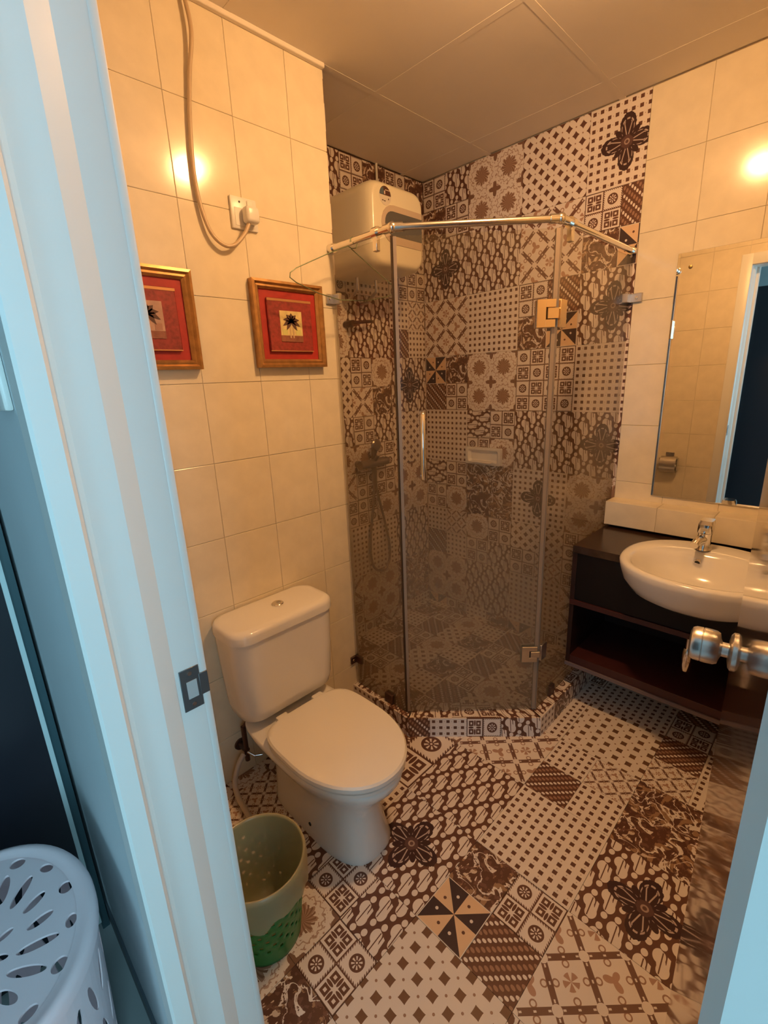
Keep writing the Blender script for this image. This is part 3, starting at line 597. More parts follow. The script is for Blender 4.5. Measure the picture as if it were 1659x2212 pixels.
def dshape(x0, x1, z0, z1, y, rise=0.0, k=10):
    r = (z1-z0)/2; out = []
    for i in range(k+1):
        a = pi/2+pi*i/k; out.append((x0+r+r*math.cos(a), y, (z0+z1)/2+r*math.sin(a)))
    return out+[(x1, y, z0-rise*0.3), (x1, y, z1+rise)]
loft('band', [dshape(0.338, 0.588, 1.978, 2.128, hyf+0.004), dshape(0.340, 0.588, 1.980, 2.126, hyf-0.003)], mat('heater_recess_shade', (0.58, 0.47, 0.36), 0.4), t)  # raised plate whose brown tone paints the shade of a recess
w = loft('display_window', [dshape(0.358, 0.589, 2.010, 2.103, hyf), dshape(0.359, 0.589, 2.011, 2.102, hyf-0.0045)], mat('dark_grey_window', (0.10, 0.10, 0.095), 0.12), t)
lathe('dial', [(0.016, 0.0), (0.014, -0.006), (0.004, -0.007)], (0.47, hyf-0.0045, 2.056), M_SATIN, w, axis='Y', n=20)
lathe('indicator_lamp', [(0.004, 0.0), (0.003, -0.002)], (0.405, hyf-0.0045, 2.06), M_WPLASTIC, w, axis='Y', n=10)
st = Vector((0.366, hyf-0.0012, 2.152)); rs = 0.034
st_o = lathe('sticker', [(rs, 0.0018), (rs, 0.0)], st, mat('pale_sticker', (0.72, 0.66, 0.56), 0.35), t, axis='Y', n=36); st_o['label'] = 'round two-tone energy sticker'
def half(name, a0, a1, m):
    pts = [(st.x+rs*0.97*math.cos(a0+(a1-a0)*k/14), st.y-0.0006, st.z+0.002+rs*0.97*math.sin(a0+(a1-a0)*k/14)) for k in range(15)]
    bm = bmesh.new(); bm.faces.new([bm.verts.new(p) for p in pts]); return from_bm(name, bm, m, st_o)
half('sticker_print', 0.0, pi, mat('brown_print', (0.09, 0.035, 0.02), 0.4))
tri = bmesh.new(); tri.faces.new([tri.verts.new(p) for p in [(st.x-0.034, st.y-0.0010, st.z+0.003), (st.x-0.010, st.y-0.0010, st.z+0.003), (st.x-0.010, st.y-0.0010, st.z+0.030), (st.x-0.026, st.y-0.0010, st.z+0.023)]]); from_bm('sticker_print', tri, mat('blue_grey_print', (0.10, 0.14, 0.17), 0.4), st_o)
for dx, dz, wx, wz in ((-0.004, 0.011, 0.006, 0.012), (0.012, 0.021, 0.026, 0.0025), (-0.016, -0.018, 0.008, 0.0025), (-0.004, -0.019, 0.008, 0.0025), (0.018, -0.010, 0.004, 0.005)):
    box('sticker_print', (st.x+dx-wx/2, st.y-0.0016, st.z+dz-wz/2), (st.x+dx+wx/2, st.y-0.001, st.z+dz+wz/2), mat('pale_print', (0.75, 0.62, 0.55), 0.4) if dz > 0 else MATS['brown_print'], st_o)
for px in (0.39, 0.51): tube('water_pipe', [(px, 0.30, hz0+0.01), (px, 0.30, hz0-0.05), (px, 0.37, hz0-0.09), (px, YH+0.002, hz0-0.09)], 0.008, M_SATIN, t, 10)
tube('power_conduit', [(0.645, YH-0.012, HC+0.001), (0.645, YH-0.012, 2.18), (0.60, YH-0.05, 2.15)], 0.006, M_WPLASTIC, t, 8)

# ------------------------------------------------------------------ shower mixer, hose, arm, soap dish
t = root('shower_mixer', (0.49, YH, 0.98), 'wall shower mixer with hand shower and looping hose behind the glass', 'shower set')
M_DULL = mat('dull_shower_metal', (0.30, 0.24, 0.20), 0.3, 0.9)
tube('mixer_body', [(0.40, YH-0.05, 1.0), (0.60, YH-0.05, 1.0)], 0.022, M_DULL, t, 16)
for px in (0.425, 0.575): tube('inlet', [(px, YH, 1.0), (px, YH-0.05, 1.0)], 0.018, M_DULL, t, 14)
tube('lever', [(0.50, YH-0.06, 1.015), (0.50, YH-0.085, 1.04), (0.46, YH-0.13, 1.06)], 0.010, M_DULL, t, 10)
tube('hand_shower', [(0.515, YH-0.05, 1.09), (0.505, YH-0.045, 1.02), (0.515, YH-0.03, 0.88)], [0.018, 0.013, 0.011], M_DULL, t, 12)
lathe('spray_head', [(0.010, 0.02), (0.030, 0.008), (0.034, -0.004), (0.028, -0.01)], (0.515, YH-0.058, 1.095), M_DULL, t, axis='Y', n=20)
tube('hose', spline([(0.515, YH-0.03, 0.88), (0.500, YH-0.03, 0.75), (0.470, YH-0.03, 0.60), (0.465, YH-0.03, 0.46), (0.495, YH-0.03, 0.385), (0.560, YH-0.03, 0.355), (0.610, YH-0.03, 0.41), (0.612, YH-0.03, 0.52), (0.575, YH-0.03, 0.68), (0.530, YH-0.035, 0.84), (0.505, YH-0.05, 0.985)], 6), 0.0075, M_DULL, t, 10)
t = root('shower_tap', (0.46, YH, 1.70), 'small dark wall tap high in the shower under the heater', 'tap')
tube('tap_body', [(0.40, YH, 1.695), (0.40, YH-0.06, 1.695)], 0.016, M_DKMETAL, t, 12); tube('tap_lever', [(0.40, YH-0.055, 1.698), (0.53, YH-0.05, 1.712)], 0.008, M_DKMETAL, t, 10)
t = root('soap_dish', (XR, -0.004, 0.953), 'white ceramic soap dish set in the patterned shower wall', 'soap dish')
bm = bmesh.new()
outer = [(XR-0.020, y, z) for y, z, _ in rrect(-0.117, 0.109, 0.952, 1.047, 0, 0.008, 3)]; inner = [(XR-0.020, y, z) for y, z, _ in rrect(-0.100, 0.092, 0.966, 1.034, 0, 0.010, 3)]
inb = [(XR-0.004, y, z) for y, z, _ in rrect(-0.088, 0.080, 0.978, 1.022, 0, 0.010, 3)]; outb = [(XR, y, z) for y, z, _ in rrect(-0.117, 0.109, 0.952, 1.047, 0, 0.008, 3)]
bm_loft(bm, [outb, outer, inner, inb]); from_bm('dish', bm, M_CERAMIC, t, angle=30)
bm = bmesh.new(); bm_box(bm, (XR-0.055, -0.07, 0.966), (XR-0.016, 0.062, 0.974), 0.003, 2); from_bm('lip', bm, M_CERAMIC, t, angle=40)

# ------------------------------------------------------------------ toilet
XC = -0.454
t = root('toilet', (XC, -0.33, 0), 'white close-coupled toilet with its lid down against the cream wall', 'toilet')
def eg(z, hw, yb, yf, p=2.2, pb=4.0, mid=0.45): return egg(XC, hw, yb, yf, z, p, pb, mid=mid)
def eb(z, hw, yb, yf, p): return egg(XC-0.018, hw, yb, yf, z, p, 6, mid=0.5)
loft('bowl', [eb(0.0, 0.112, -0.16, -0.606, 2.9), eb(0.010, 0.113, -0.158, -0.608, 2.9), eb(0.03, 0.109, -0.158, -0.604, 2.8), eb(0.09, 0.101, -0.155, -0.592, 2.6), eb(0.15, 0.099, -0.15, -0.586, 2.4), eb(0.185, 0.107, -0.14, -0.592, 2.3),
              egg(XC-0.008, 0.138, -0.12, -0.616, 0.216, 2.15, 5), eg(0.243, 0.164, -0.10, -0.642, 2.1, 5), eg(0.265, 0.174, -0.07, -0.655, 2.1, 5), eg(0.283, 0.177, -0.05, -0.660, 2.1, 5), eg(0.290, 0.171, -0.05, -0.653, 2.1, 5)], M_CERAMIC, t, angle=60)
loft('seat', [eg(0.2905, 0.160, -0.228, -0.640, 2.1, 4.5), eg(0.2935, 0.170, -0.222, -0.652, 2.1, 4.5), eg(0.295, 0.178, -0.216, -0.660, 2.1, 4.5), eg(0.305, 0.178, -0.216, -0.660, 2.1, 4.5), eg(0.3075, 0.172, -0.22, -0.653, 2.1, 4.5)], mat('seat_plastic', (0.80, 0.77, 0.72), 0.14, coat=0.3), t, angle=35)
loft('seat_lid', [eg(0.308, 0.160, -0.23, -0.640, 2.1, 4.5), eg(0.3125, 0.171, -0.22, -0.653, 2.1, 4.5), eg(0.314, 0.181, -0.213, -0.664, 2.1, 4.5), eg(0.327, 0.181, -0.213, -0.664, 2.1, 4.5), eg(0.333, 0.176, -0.218, -0.658, 2.1, 4.5), eg(0.3355, 0.164, -0.228, -0.643, 2.1, 4.5)], MATS['seat_plastic'], t, angle=35)
for sx in (-1, 1): box('hinge_block', (XC+sx*0.075-0.022, -0.232, 0.291), (XC+sx*0.075+0.022, -0.196, 0.330), MATS['seat_plastic'], t, 0.006, 2)
XT = -0.456
def tr(z, hw, y0, y1, r): return rrect(XT-hw, XT+hw, y0, y1, z, r, 7)
loft('tank', [tr(0.318, 0.120, -0.140, -0.03, 0.05), tr(0.322, 0.165, -0.172, -0.02, 0.055), tr(0.336, 0.181, -0.186, -0.012, 0.06), tr(0.37, 0.188, -0.192, -0.010, 0.06), tr(0.50, 0.195, -0.196, -0.008, 0.06), tr(0.634, 0.199, -0.199, -0.006, 0.06)], M_CERAMIC, t, angle=50)
loft('tank_lid', [tr(0.637, 0.194, -0.194, -0.006, 0.058), tr(0.638, 0.204, -0.206, -0.003, 0.064), tr(0.660, 0.204, -0.206, -0.003, 0.064), tr(0.670, 0.201, -0.203, -0.004, 0.062), tr(0.676, 0.193, -0.195, -0.008, 0.056), tr(0.6785, 0.175, -0.178, -0.02, 0.045)], M_CERAMIC, t, angle=50)
fb = lathe('flush_button', [(0.021, 0.0), (0.021, 0.004), (0.019, 0.006), (0.003, 0.0062)], (-0.434, -0.095, 0.678), M_CHROME, t, n=28)
lathe('button_half', [(0.008, 0.0), (0.008, 0.002), (0.004, 0.0025)], (-0.428, -0.093, 0.684), M_SATIN, fb, n=16)
lathe('bolt_hole', [(0.0065, -0.004), (0.0065, 0.0005)], (XC-0.018-0.108, -0.395, 0.045), M_BLACK, t, axis='X', n=16, mtx=Matrix.Rotation(pi, 4, 'Z'))
tube('supply_hose', spline([(-0.600, -0.045, 0.235), (-0.570, -0.06, 0.275), (-0.535, -0.075, 0.300), (-0.53, -0.08, 0.324)], 6), 0.007, M_DKMETAL, t, 10)
# angle valve and grey hose
t = root('angle_valve', (-0.60, 0.0, 0.13), 'small dark angle valve on the wall below the toilet tank', 'valve')
tube('valve_body', [(-0.600, 0.0, 0.135), (-0.600, -0.050, 0.135)], 0.011, M_DKMETAL, t, 12); tube('outlet', [(-0.600, -0.045, 0.090), (-0.600, -0.045, 0.238)], 0.009, M_DKMETAL, t, 12)
lathe('flange', [(0.024, 0.0), (0.022, -0.005), (0.012, -0.006)], (-0.600, 0.0, 0.135), M_DKMETAL, t, axis='Y', n=20)
tube('handle', [(-0.600, -0.052, 0.130), (-0.585, -0.072, 0.115), (-0.56, -0.085, 0.112)], 0.005, M_CHROME, t, 8)
hs = tube('drain_hose', spline([(-0.615, -0.050, 0.128), (-0.645, -0.060, 0.105), (-0.672, -0.075, 0.060), (-0.683, -0.110, 0.030), (-0.688, -0.170, 0.016), (-0.700, -0.260, 0.0105), (-0.715, -0.33, 0.0105), (-0.74, -0.365, 0.0105)], 8), 0.0095, mat('pale_hose', (0.55, 0.50, 0.46), 0.45), None, 12)
tag(hs, 'pale flexible hose running from the valve behind the waste basket', 'hose')

# ------------------------------------------------------------------ waste basket with bag
bc = Vector((-0.824, -0.533)); bh, rt, rb = 0.262, 0.118, 0.088
t = root('waste_basket', (bc.x, bc.y, 0), 'round green perforated plastic waste basket beside the toilet', 'waste basket')
bm = bmesh.new(); NT, NZ = 72, 26; g = []
for j in range(NZ+1):
    z = 0.002+(bh-0.004)*j/NZ; r = rb+(rt-rb)*j/NZ; g.append([bm.verts.new((bc.x+r*math.cos(2*pi*k/NT), bc.y+r*math.sin(2*pi*k/NT), z)) for k in range(NT)])
for j in range(NZ):
    for k in range(NT):
        if 5 <= j <= 21 and j % 2 == 1 and (k+(j//2) % 2*2) % 4 == 0: continue
        bm.faces.new((g[j][k], g[j][(k+1) % NT], g[j+1][(k+1) % NT], g[j+1][k]))
bm.faces.new(list(reversed(g[0])))
bk = from_bm('basket', bm, mat('green_plastic', (0.030, 0.22, 0.055), 0.4), t, True); sm = bk.modifiers.new('thick', 'SOLIDIFY'); sm.thickness = 0.0022; sm.offset = -1
bm = bmesh.new(); rings = []; NB = 64
def lr(k, a): return math.sin(5*a+k)*0.35+math.sin(9*a+1.7*k)*0.3+math.sin(14*a+k*0.6)*0.2
prof = [(0.030, 0.03), (0.062, 0.022), (0.078, 0.06), (0.092, 0.14), (0.106, 0.22), (0.1135, 0.258), (0.1165, 0.2665), (0.1200, 0.2655), (0.1225, 0.252), (0.1215, 0.232), (0.1205, 0.214), (0.1215, 0.200)]
for i, (r, z) in enumerate(prof):
    amp = 0.003 if i < 5 else (0.0008 if i < 8 else 0.0022*(i-7)); ring = []
    for k in range(NB):
        a = 2*pi*k/NB; rr_ = r+amp*abs(lr(i*0.7, a)) if i >= 8 else r-amp*abs(lr(i*0.7, a)); zz = z+(lr(3.1, a)*0.022+0.024*math.cos(a-0.9) if i == len(prof)-1 else (lr(3.1, a)*0.008+0.01*math.cos(a-0.6) if i == len(prof)-2 else 0))
        ring.append((bc.x+rr_*math.cos(a), bc.y+rr_*math.sin(a), zz))
    rings.append(ring)
bm_loft(bm, rings, True, False)
lm = bpy.data.materials.new('translucent_bag'); lm.use_nodes = True; nt = lm.node_tree; nt.nodes.clear()
o_ = nt.nodes.new('ShaderNodeOutputMaterial'); d_ = nt.nodes.new('ShaderNodeBsdfDiffuse'); d_.inputs[0].default_value = (0.70, 0.62, 0.42, 1); tl_ = nt.nodes.new('ShaderNodeBsdfTranslucent'); tl_.inputs[0].default_value = (0.50, 0.50, 0.24, 1)
tp_ = nt.nodes.new('ShaderNodeBsdfTransparent'); a_ = nt.nodes.new('ShaderNodeMixShader'); a_.inputs[0].default_value = 0.4; b2 = nt.nodes.new('ShaderNodeMixShader'); b2.inputs[0].default_value = 0.34
gg = nt.nodes.new('ShaderNodeBsdfGlossy'); gg.inputs['Roughness'].default_value = 0.3; c2_ = nt.nodes.new('ShaderNodeMixShader'); c2_.inputs[0].default_value = 0.05
nt.links.new(d_.outputs[0], a_.inputs[1]); nt.links.new(tl_.outputs[0], a_.inputs[2]); nt.links.new(a_.outputs[0], b2.inputs[1]); nt.links.new(tp_.outputs[0], b2.inputs[2]); nt.links.new(b2.outputs[0], c2_.inputs[1]); nt.links.new(gg.outputs[0], c2_.inputs[2]); nt.links.new(c2_.outputs[0], o_.inputs[0])
lb = from_bm('bin_bag', bm, lm, None, True); tag(lb, 'thin whitish plastic bag lining the green waste basket, folded over its rim', 'plastic bag')

# ------------------------------------------------------------------ pictures
M_GOLD = mat('antique_gold_moulding', (0.50, 0.27, 0.10), 0.32, 0.55, noise=0.25, nscale=40)
M_RED = mat('red_mount', (0.42, 0.025, 0.020), 0.55, noise=0.12, nscale=60)
M_RED2 = mat('marbled_red_panel', (0.30, 0.035, 0.030), 0.5, noise=0.35, nscale=90)
M_GILT = mat('gilt_line', (0.62, 0.33, 0.16), 0.3, 0.6)
def picture(x0, x1, z0, z1, label, tone):
    t = root('framed_picture', ((x0+x1)/2, 0, z0), label, 'picture', 'framed palm pictures')
    fw, y0 = 0.027, -0.026
    prof = [(0.0, 0.0), (0.0, y0), (0.008, y0-0.002), (0.014, y0+0.006), (0.020, y0+0.004), (fw, y0+0.012), (fw, 0.0)]
    cs_ = [((x0, z0), (1, 1)), ((x1, z0), (-1, 1)), ((x1, z1), (-1, -1)), ((x0, z1), (1, -1))]
    for k in range(4):
        (pa, ia), (pb, ib) = cs_[k], cs_[(k+1) % 4]
        ra = [(pa[0]+ia[0]*d, y, pa[1]+ia[1]*d) for d, y in prof]; rb_ = [(pb[0]+ib[0]*d, y, pb[1]+ib[1]*d) for d, y in prof]
        loft('frame_side', [ra, rb_], M_GOLD, t, angle=25)
    a0, a1, c0, c1 = x0+fw-0.002, x1-fw+0.002, z0+fw-0.002, z1-fw+0.002
    box('mount', (a0, -0.010, c0), (a1, -0.002, c1), M_RED, t)
    p = box('raised_panel', (a0+0.026, -0.019, c0+0.026), (a1-0.026, -0.010, c1-0.026), M_RED2, t, 0.003, 1)
    b0, b1, e0, e1 = a0+0.026, a1-0.026, c0+0.026, c1-0.026
    box('gilt_line', (b0, -0.0200, e1-0.010), (b1, -0.0180, e1-0.002), M_GILT, p, 0.0005, 1); box('gilt_line', (b0, -0.0196, e0+0.001), (b1, -0.018, e0+0.004), M_GILT, p)
    m0, m1, n0, n1 = (b0+b1)/2-0.044, (b0+b1)/2+0.044, (e0+e1)/2-0.052, (e0+e1)/2+0.046
    q = box('print', (m0, -0.0205, n0), (m1, -0.019, n1), mat('print_sky'+tone, (0.72, 0.58, 0.26) if tone == 'a' else (0.50, 0.30, 0.22), 0.5, noise=0.2, nscale=40), p)
    dk = mat('print_palm', (0.10, 0.045, 0.03), 0.6); yy = -0.0212; cx = (m0+m1)/2
    box('palm_ground', (m0, yy, n0), (m1, -0.020, n0+0.020), mat('print_ground', (0.28, 0.10, 0.06), 0.6, noise=0.3, nscale=70), q)
    for dx in ((-0.006, 0.006) if tone == 'a' else (0.0,)): box('palm_trunk', (cx+dx-0.0025, yy-0.0002, n0+0.012), (cx+dx+0.0025, -0.020, n0+0.060), mat('print_trunk', (0.55, 0.40, 0.22) if tone == 'a' else (0.12, 0.06, 0.04), 0.6), q)
    bm = bmesh.new(); ctr = Vector((cx, yy-0.0004, n0+0.064))
    for k in range(9):
        a = -0.75+ (pi+1.5)*k/8; L = 0.036 if k not in (0, 8) else 0.03; d = Vector((math.cos(a), 0, math.sin(a))); n_ = Vector((-d.z, 0, d.x))
        bm.faces.new([bm.verts.new(v) for v in (ctr-n_*0.003, ctr+d*L*0.5-n_*0.008, ctr+d*L+Vector((0, 0, -0.008)), ctr+d*L*0.5+n_*0.007, ctr+n_*0.003)])
    from_bm('palm_crown', bm, dk, q)
    for sx in (-1, 1): box('palm_arch', (cx+sx*0.027-0.010, yy, n0+0.022), (cx+sx*0.027+0.010, -0.020, n0+0.040), mat('print_arch'+tone, (0.62, 0.60, 0.22) if tone == 'a' else (0.40, 0.20, 0.14), 0.6), q)
picture(-0.358, -0.080, 1.481, 1.752, 'gold framed red picture with a yellow palm scene beside the shower', 'a')
picture(-0.828, -0.552, 1.478, 1.750, 'gold framed red picture of a palm arcade half hidden by the door frame', 'b')

# ------------------------------------------------------------------ socket, plug and lead
t = root('wall_socket', (-0.346, 0, 1.888), 'square white socket outlet on the upper cream wall', 'socket')
box('plate', (-0.392, -0.009, 1.888), (-0.304, 0.0, 1.976), M_WPLASTIC, t, 0.0025, 2)
box('switch_rocker', (-0.338, -0.0125, 1.950), (-0.318, -0.008, 1.970), M_WPLASTIC, t, 0.002, 1)
box('socket_face', (-0.381, -0.0102, 1.896), (-0.315, -0.008, 1.946), M_WPLASTIC, t, 0.001, 1)
lathe('pin_hole', [(0.003, 0.0), (0.003, -0.0006)], (-0.362, -0.0092, 1.962), M_BLACK, t, axis='Y', n=10)
t = root('power_lead', (-0.338, -0.03, 1.905), 'beige power cable with a plug hanging from the ceiling to the socket', 'cable')
box('plug', (-0.360, -0.044, 1.902), (-0.314, -0.0105, 1.948), M_WPLASTIC, t, 0.010, 3)
M_CORD = mat('beige_cable_sheath', (0.56, 0.43, 0.29), 0.35)
tube('cable', spline([(-0.468, -0.012, HC+0.02), (-0.456, -0.020, 2.345), (-0.471, -0.012, 2.248), (-0.484, -0.010, 2.16), (-0.494, -0.010, 2.05), (-0.493, -0.011, 1.955), (-0.475, -0.016, 1.870), (-0.442, -0.022, 1.833), (-0.405, -0.026, 1.834), (-0.368, -0.028, 1.868), (-0.345, -0.028, 1.906)], 10), 0.0058, M_CORD, t, 10)

# ------------------------------------------------------------------ vanity: cabinet, worktop, ledge, basin, tap, mirror
YV = -0.704; XF = 0.592; YE = YN+0.003
t = root('vanity_cabinet', (0.8, (YV+YE)/2, 0.20), 'dark red-brown wooden wall cabinet with an open shelf under the basin', 'cabinet')
bx, by, zr = 0.632, -1.140, 0.766
def yzplate(name, poly, x0, x1, m, parent):
    bm = bmesh.new(); bm_loft(bm, [[(x0, y, z) for y, z in poly], [(x1, y, z) for y, z in poly]]); return from_bm(name, bm, m, parent)
notch = [(0.243, 0.716), (0.236, 0.69), (0.205, 0.650), (0.15, 0.618), (0.08, 0.600), (0.0, 0.596)]
yzplate('front_panel', [(YE, 0.510), (YV, 0.510), (YV, 0.716)]+[(by+a, z) for a, z in notch]+[(by-a, z) for a, z in reversed(notch[:-1])]+[(YE, 0.716)], XF, XF+0.018, M_BLACKWOOD, t)
box('shelf', (XF-0.006, YE, 0.486), (XR-0.02, YV, 0.508), M_WOODEDGE, t, 0.001, 1)
box('side_panel', (XF-0.004, YV-0.018, 0.202), (XR-0.004, YV+0.0, 0.716), M_WOOD, t, 0.001, 1)
box('side_panel', (XF-0.004, YE, 0.202), (XR-0.004, YE+0.018, 0.716), M_WOOD, t, 0.001, 1)
box('bottom_board', (XF-0.004, YE+0.018, 0.212), (XR-0.02, YV-0.018, 0.248), M_WOODEDGE, t, 0.001, 1)
box('bottom_edge', (XF-0.010, YE, 0.196), (XF+0.004, YV, 0.212), mat('light_caught_edge', (0.16, 0.12, 0.13), 0.4), t, 0.001, 1)  # paler colour paints the light caught along the bottom board's edge
box('back_panel', (XR-0.020, YE+0.018, 0.202), (XR-0.004, YV-0.018, 0.716), M_WOOD, t)
def sup(c, s_, p): return math.copysign(abs(c)**(2/p), c), math.copysign(abs(s_)**(2/p), s_)
arc = []
for k in range(0, 181):
    c_, s_ = sup(math.cos(pi*k/90), math.sin(pi*k/90), 2.3); arc.append((bx+0.242*c_, by+0.249*s_))
xw = XF-0.006; cut = [p for p in arc[:91] if p[0] > xw]+[]; cut2 = [p for p in arc[91:] if p[0] > xw]
bm = bmesh.new(); poly = [(xw, YV), (xw, cut[-1][1])]+list(reversed(cut))+list(reversed(cut2))+[(xw, cut2[0][1]), (xw, YE), (XR-0.001, YE), (XR-0.001, YV)]
bm_loft(bm, [[(x, y, 0.717) for x, y in poly], [(x, y, 0.747) for x, y in poly]])
ct = from_bm('worktop', bm, M_STONE); tag(ct, 'dark brown polished worktop around the white basin', 'worktop')
ledge = box('trim_2', (XR-0.087, YE, 0.762), (XR+0.001, YV-0.004, 0.861), M_GROUT); ledge['kind'] = 'structure'
lj = joints(-YV, -YE, 0.909, 0.202)
cream_tiles(ledge, (XR-0.0915, 0, 0), (0, -1, 0), (0, 0, 1), (-1, 0, 0), lj, [0.759, 0.865], 'ledge_tile')
cream_tiles(ledge, (0, 0, 0.8655), (1, 0, 0), (0, 1, 0), (0, 0, 1), [XR-0.092, XR], [-q for q in reversed(lj)], 'ledge_tile')
cream_tiles(ledge, (0, YV+0.002, 0), (-1, 0, 0), (0, 0, 1), (0, 1, 0), [-XR, -(XR-0.092)], [0.759, 0.865], 'ledge_tile')
M_MIRROR = mat('mirror_silver', (0.86, 0.84, 0.78), 0.015, 1.0)
mr = box('wall_mirror', (XR-0.0055, -1.56, 0.896), (XR-0.0005, -0.855, 1.842), M_MIRROR, None, 0.0012, 1); tag(mr, 'large frameless mirror standing on the tiled ledge', 'mirror')
for y, z in ((-0.901, 1.789), (-1.50, 1.789)): lathe('fixing_cap', [(0.007, 0.0), (0.006, -0.004), (0.002, -0.005)], (XR-0.0055, y, z), mat('aged_brass', (0.30, 0.20, 0.07), 0.35, 0.9), mr, axis='X', n=14)
# basin
def br(z, sx, sy, ox=0.0, p=2.25, n=56):
    out = []
    for k in range(n):
        a = 2*pi*k/n; c, s = math.cos(a), math.sin(a); e = 2/p
        out.append((bx+ox+sx*math.copysign(abs(c)**e, c), by+sy*math.copysign(abs(s)**e, s), z))
    return out
t = root('wash_basin', (bx, by, 0.62), 'white oval semi-recessed wash basin set into the dark worktop', 'basin')
zo = zr-0.7965
loft('bowl', [br(0.606, 0.070, 0.070, 0.02), br(0.610, 0.110, 0.115, 0.015), br(0.626, 0.160, 0.168, 0.008), br(0.655, 0.203, 0.212), br(0.695, 0.231, 0.240), br(0.735, 0.243, 0.252), br(0.756, 0.246, 0.255), br(0.763, 0.242, 0.251), br(0.766, 0.232, 0.241), br(0.764, 0.187, 0.219, -0.032), br(0.757, 0.174, 0.208, -0.040), br(0.735, 0.164, 0.198, -0.042), br(0.69, 0.140, 0.168, -0.036), br(0.648, 0.09, 0.105, -0.02), br(0.636, 0.03, 0.03, -0.01)], M_CERAMIC, t, angle=60)
RM = Matrix.Rotation(math.radians(180), 4, 'Z') @ Matrix.Rotation(math.radians(20), 4, 'Y')
ov = lathe('overflow_ring', [(0.013, -0.006), (0.0115, 0.003), (0.008, 0.002)], (bx+0.1165, by+0.036, 0.722), M_CHROME, t, axis='X', n=20, mtx=RM)
lathe('overflow_hole', [(0.0085, -0.004), (0.0085, 0.0032)], (bx+0.1165, by+0.036, 0.722), M_BLACK, ov, axis='X', n=16, mtx=RM)
lathe('drain', [(0.022, 0.0), (0.02, 0.003), (0.004, 0.004)], (bx-0.01, by, 0.637), M_CHROME, t, n=20)
tx, ty = 0.790, -1.108
t = root('basin_tap', (tx, ty, zr), 'short chrome mixer tap on the back of the basin', 'tap')
lathe('tap_body', [(0.027, 0.0), (0.025, 0.004), (0.0225, 0.010), (0.0225, 0.060), (0.024, 0.064)], (tx, ty, zr-0.0005), M_CHROME, t, n=24)
bm = bmesh.new(); bm_loft(bm, [rrect(tx-0.026, tx+0.024, ty-0.024, ty+0.024, zr+0.066, 0.016, 4), rrect(tx-0.028, tx+0.026, ty-0.025, ty+0.025, zr+0.078, 0.016, 4), rrect(tx-0.026, tx+0.034, ty-0.024, ty+0.024, zr+0.098, 0.012, 4), rrect(tx-0.012, tx+0.044, ty-0.020, ty+0.020, zr+0.110, 0.010, 4)]); from_bm('lever_cap', bm, M_CHROME, t, angle=35)
tube('spout', [(tx-0.010, ty+0.003, zr+0.040), (tx-0.065, ty+0.010, zr+0.044), (tx-0.092, ty+0.013, zr+0.036)], [0.017, 0.0145, 0.0135], M_CHROME, t, 18)
t = root('waste_trap', (0.66, -1.125, 0.33), 'chrome bottle trap under the basin inside the open shelf', 'trap')
tube('tail_pipe', [(0.64, -1.135, 0.485), (0.64, -1.135, 0.41)], 0.011, M_CHROME, t, 12); tube('trap_cup', [(0.64, -1.135, 0.425), (0.64, -1.135, 0.415), (0.64, -1.135, 0.335), (0.64, -1.135, 0.325)], [0.016, 0.019, 0.019, 0.012], M_CHROME, t, 16)
tube('wall_pipe', [(0.64, -1.135, 0.40), (XR-0.02, -1.135, 0.40)], 0.010, M_CHROME, t, 10)

# ------------------------------------------------------------------ toilet roll holder on the door wall (seen in the mirror)
t = root('roll_holder', (XD, -0.435, 0.64), 'chrome toilet roll holder on the door wall, seen in the mirror', 'roll holder')
box('back_plate', (XD, -0.465, 0.760), (XD+0.004, -0.405, 0.790), M_CHROME, t, 0.001, 1)
bm = bmesh.new(); n = 10
bm_loft(bm, [[(XD+0.010+0.058*math.sin(a)*r, y, 0.695+0.065*math.cos(a)*r) for a in [pi*k/n for k in range(n+1)] for r in (1.0,)]+[(XD+0.010+0.055*math.sin(a), y, 0.695+0.062*math.cos(a)) for a in [pi*k/n for k in range(n, -1, -1)]] for y in (-0.492, -0.380)])
from_bm('cover', bm, M_SATIN, t, angle=30)
for y in (-0.497, -0.375): box('bracket', (XD, y-0.003, 0.655), (XD+0.045, y+0.003, 0.75), M_CHROME, t, 0.001, 1)
tube('roller', [(XD+0.040, -0.494, 0.69), (XD+0.040, -0.378, 0.69)], 0.012, M_WPLASTIC, t, 12)

# ------------------------------------------------------------------ bedroom outside the door
M_BW = mat('pale_blue_grey_wall_paint', (0.62, 0.68, 0.71), 0.7, noise=0.05, nscale=2)
M_BF = mat('grey_floor_tile', (0.42, 0.46, 0.46), 0.3, noise=0.08, nscale=3)
fb_ = struct('floor_bedroom', (-4.1, -2.9, -0.12), (XB, 1.7, 0.0), M_BF)
struct('ceiling_bedroom', (-4.1, -2.9, 2.62), (XB, 1.7, 2.70), M_PAINT)
bwall = struct('wall_bedroom', (XB-0.001, OY1+0.004, 0.0), (XB+0.003, 1.6, 2.62), M_BW)
box('wall_return', (XB-0.001, -2.8, 0.0), (XB+0.003, OY0-0.004, 2.62), M_BW, bwall); box('wall_over_door', (XB-0.001, OY0-0.004, 2.10), (XB+0.003, OY1+0.004, 2.62), M_BW, bwall)
struct('wall_end', (-4.0, 1.6, 0.0), (XB, 1.7, 2.62), M_BW); ws = struct('wall_side', (-4.1, -2.9, 0.0), (-1.78, -2.8, 2.62), M_BW)
box('wall_below_window', (-1.78, -2.9, 0.0), (XB, -2.8, 0.76), M_BW, ws); box('wall_above_window', (-1.78, -2.9, 2.34), (XB, -2.8, 2.62), M_BW, ws); box('wall_pier', (-1.22, -2.9, 0.76), (XB, -2.8, 2.34), M_BW, ws)
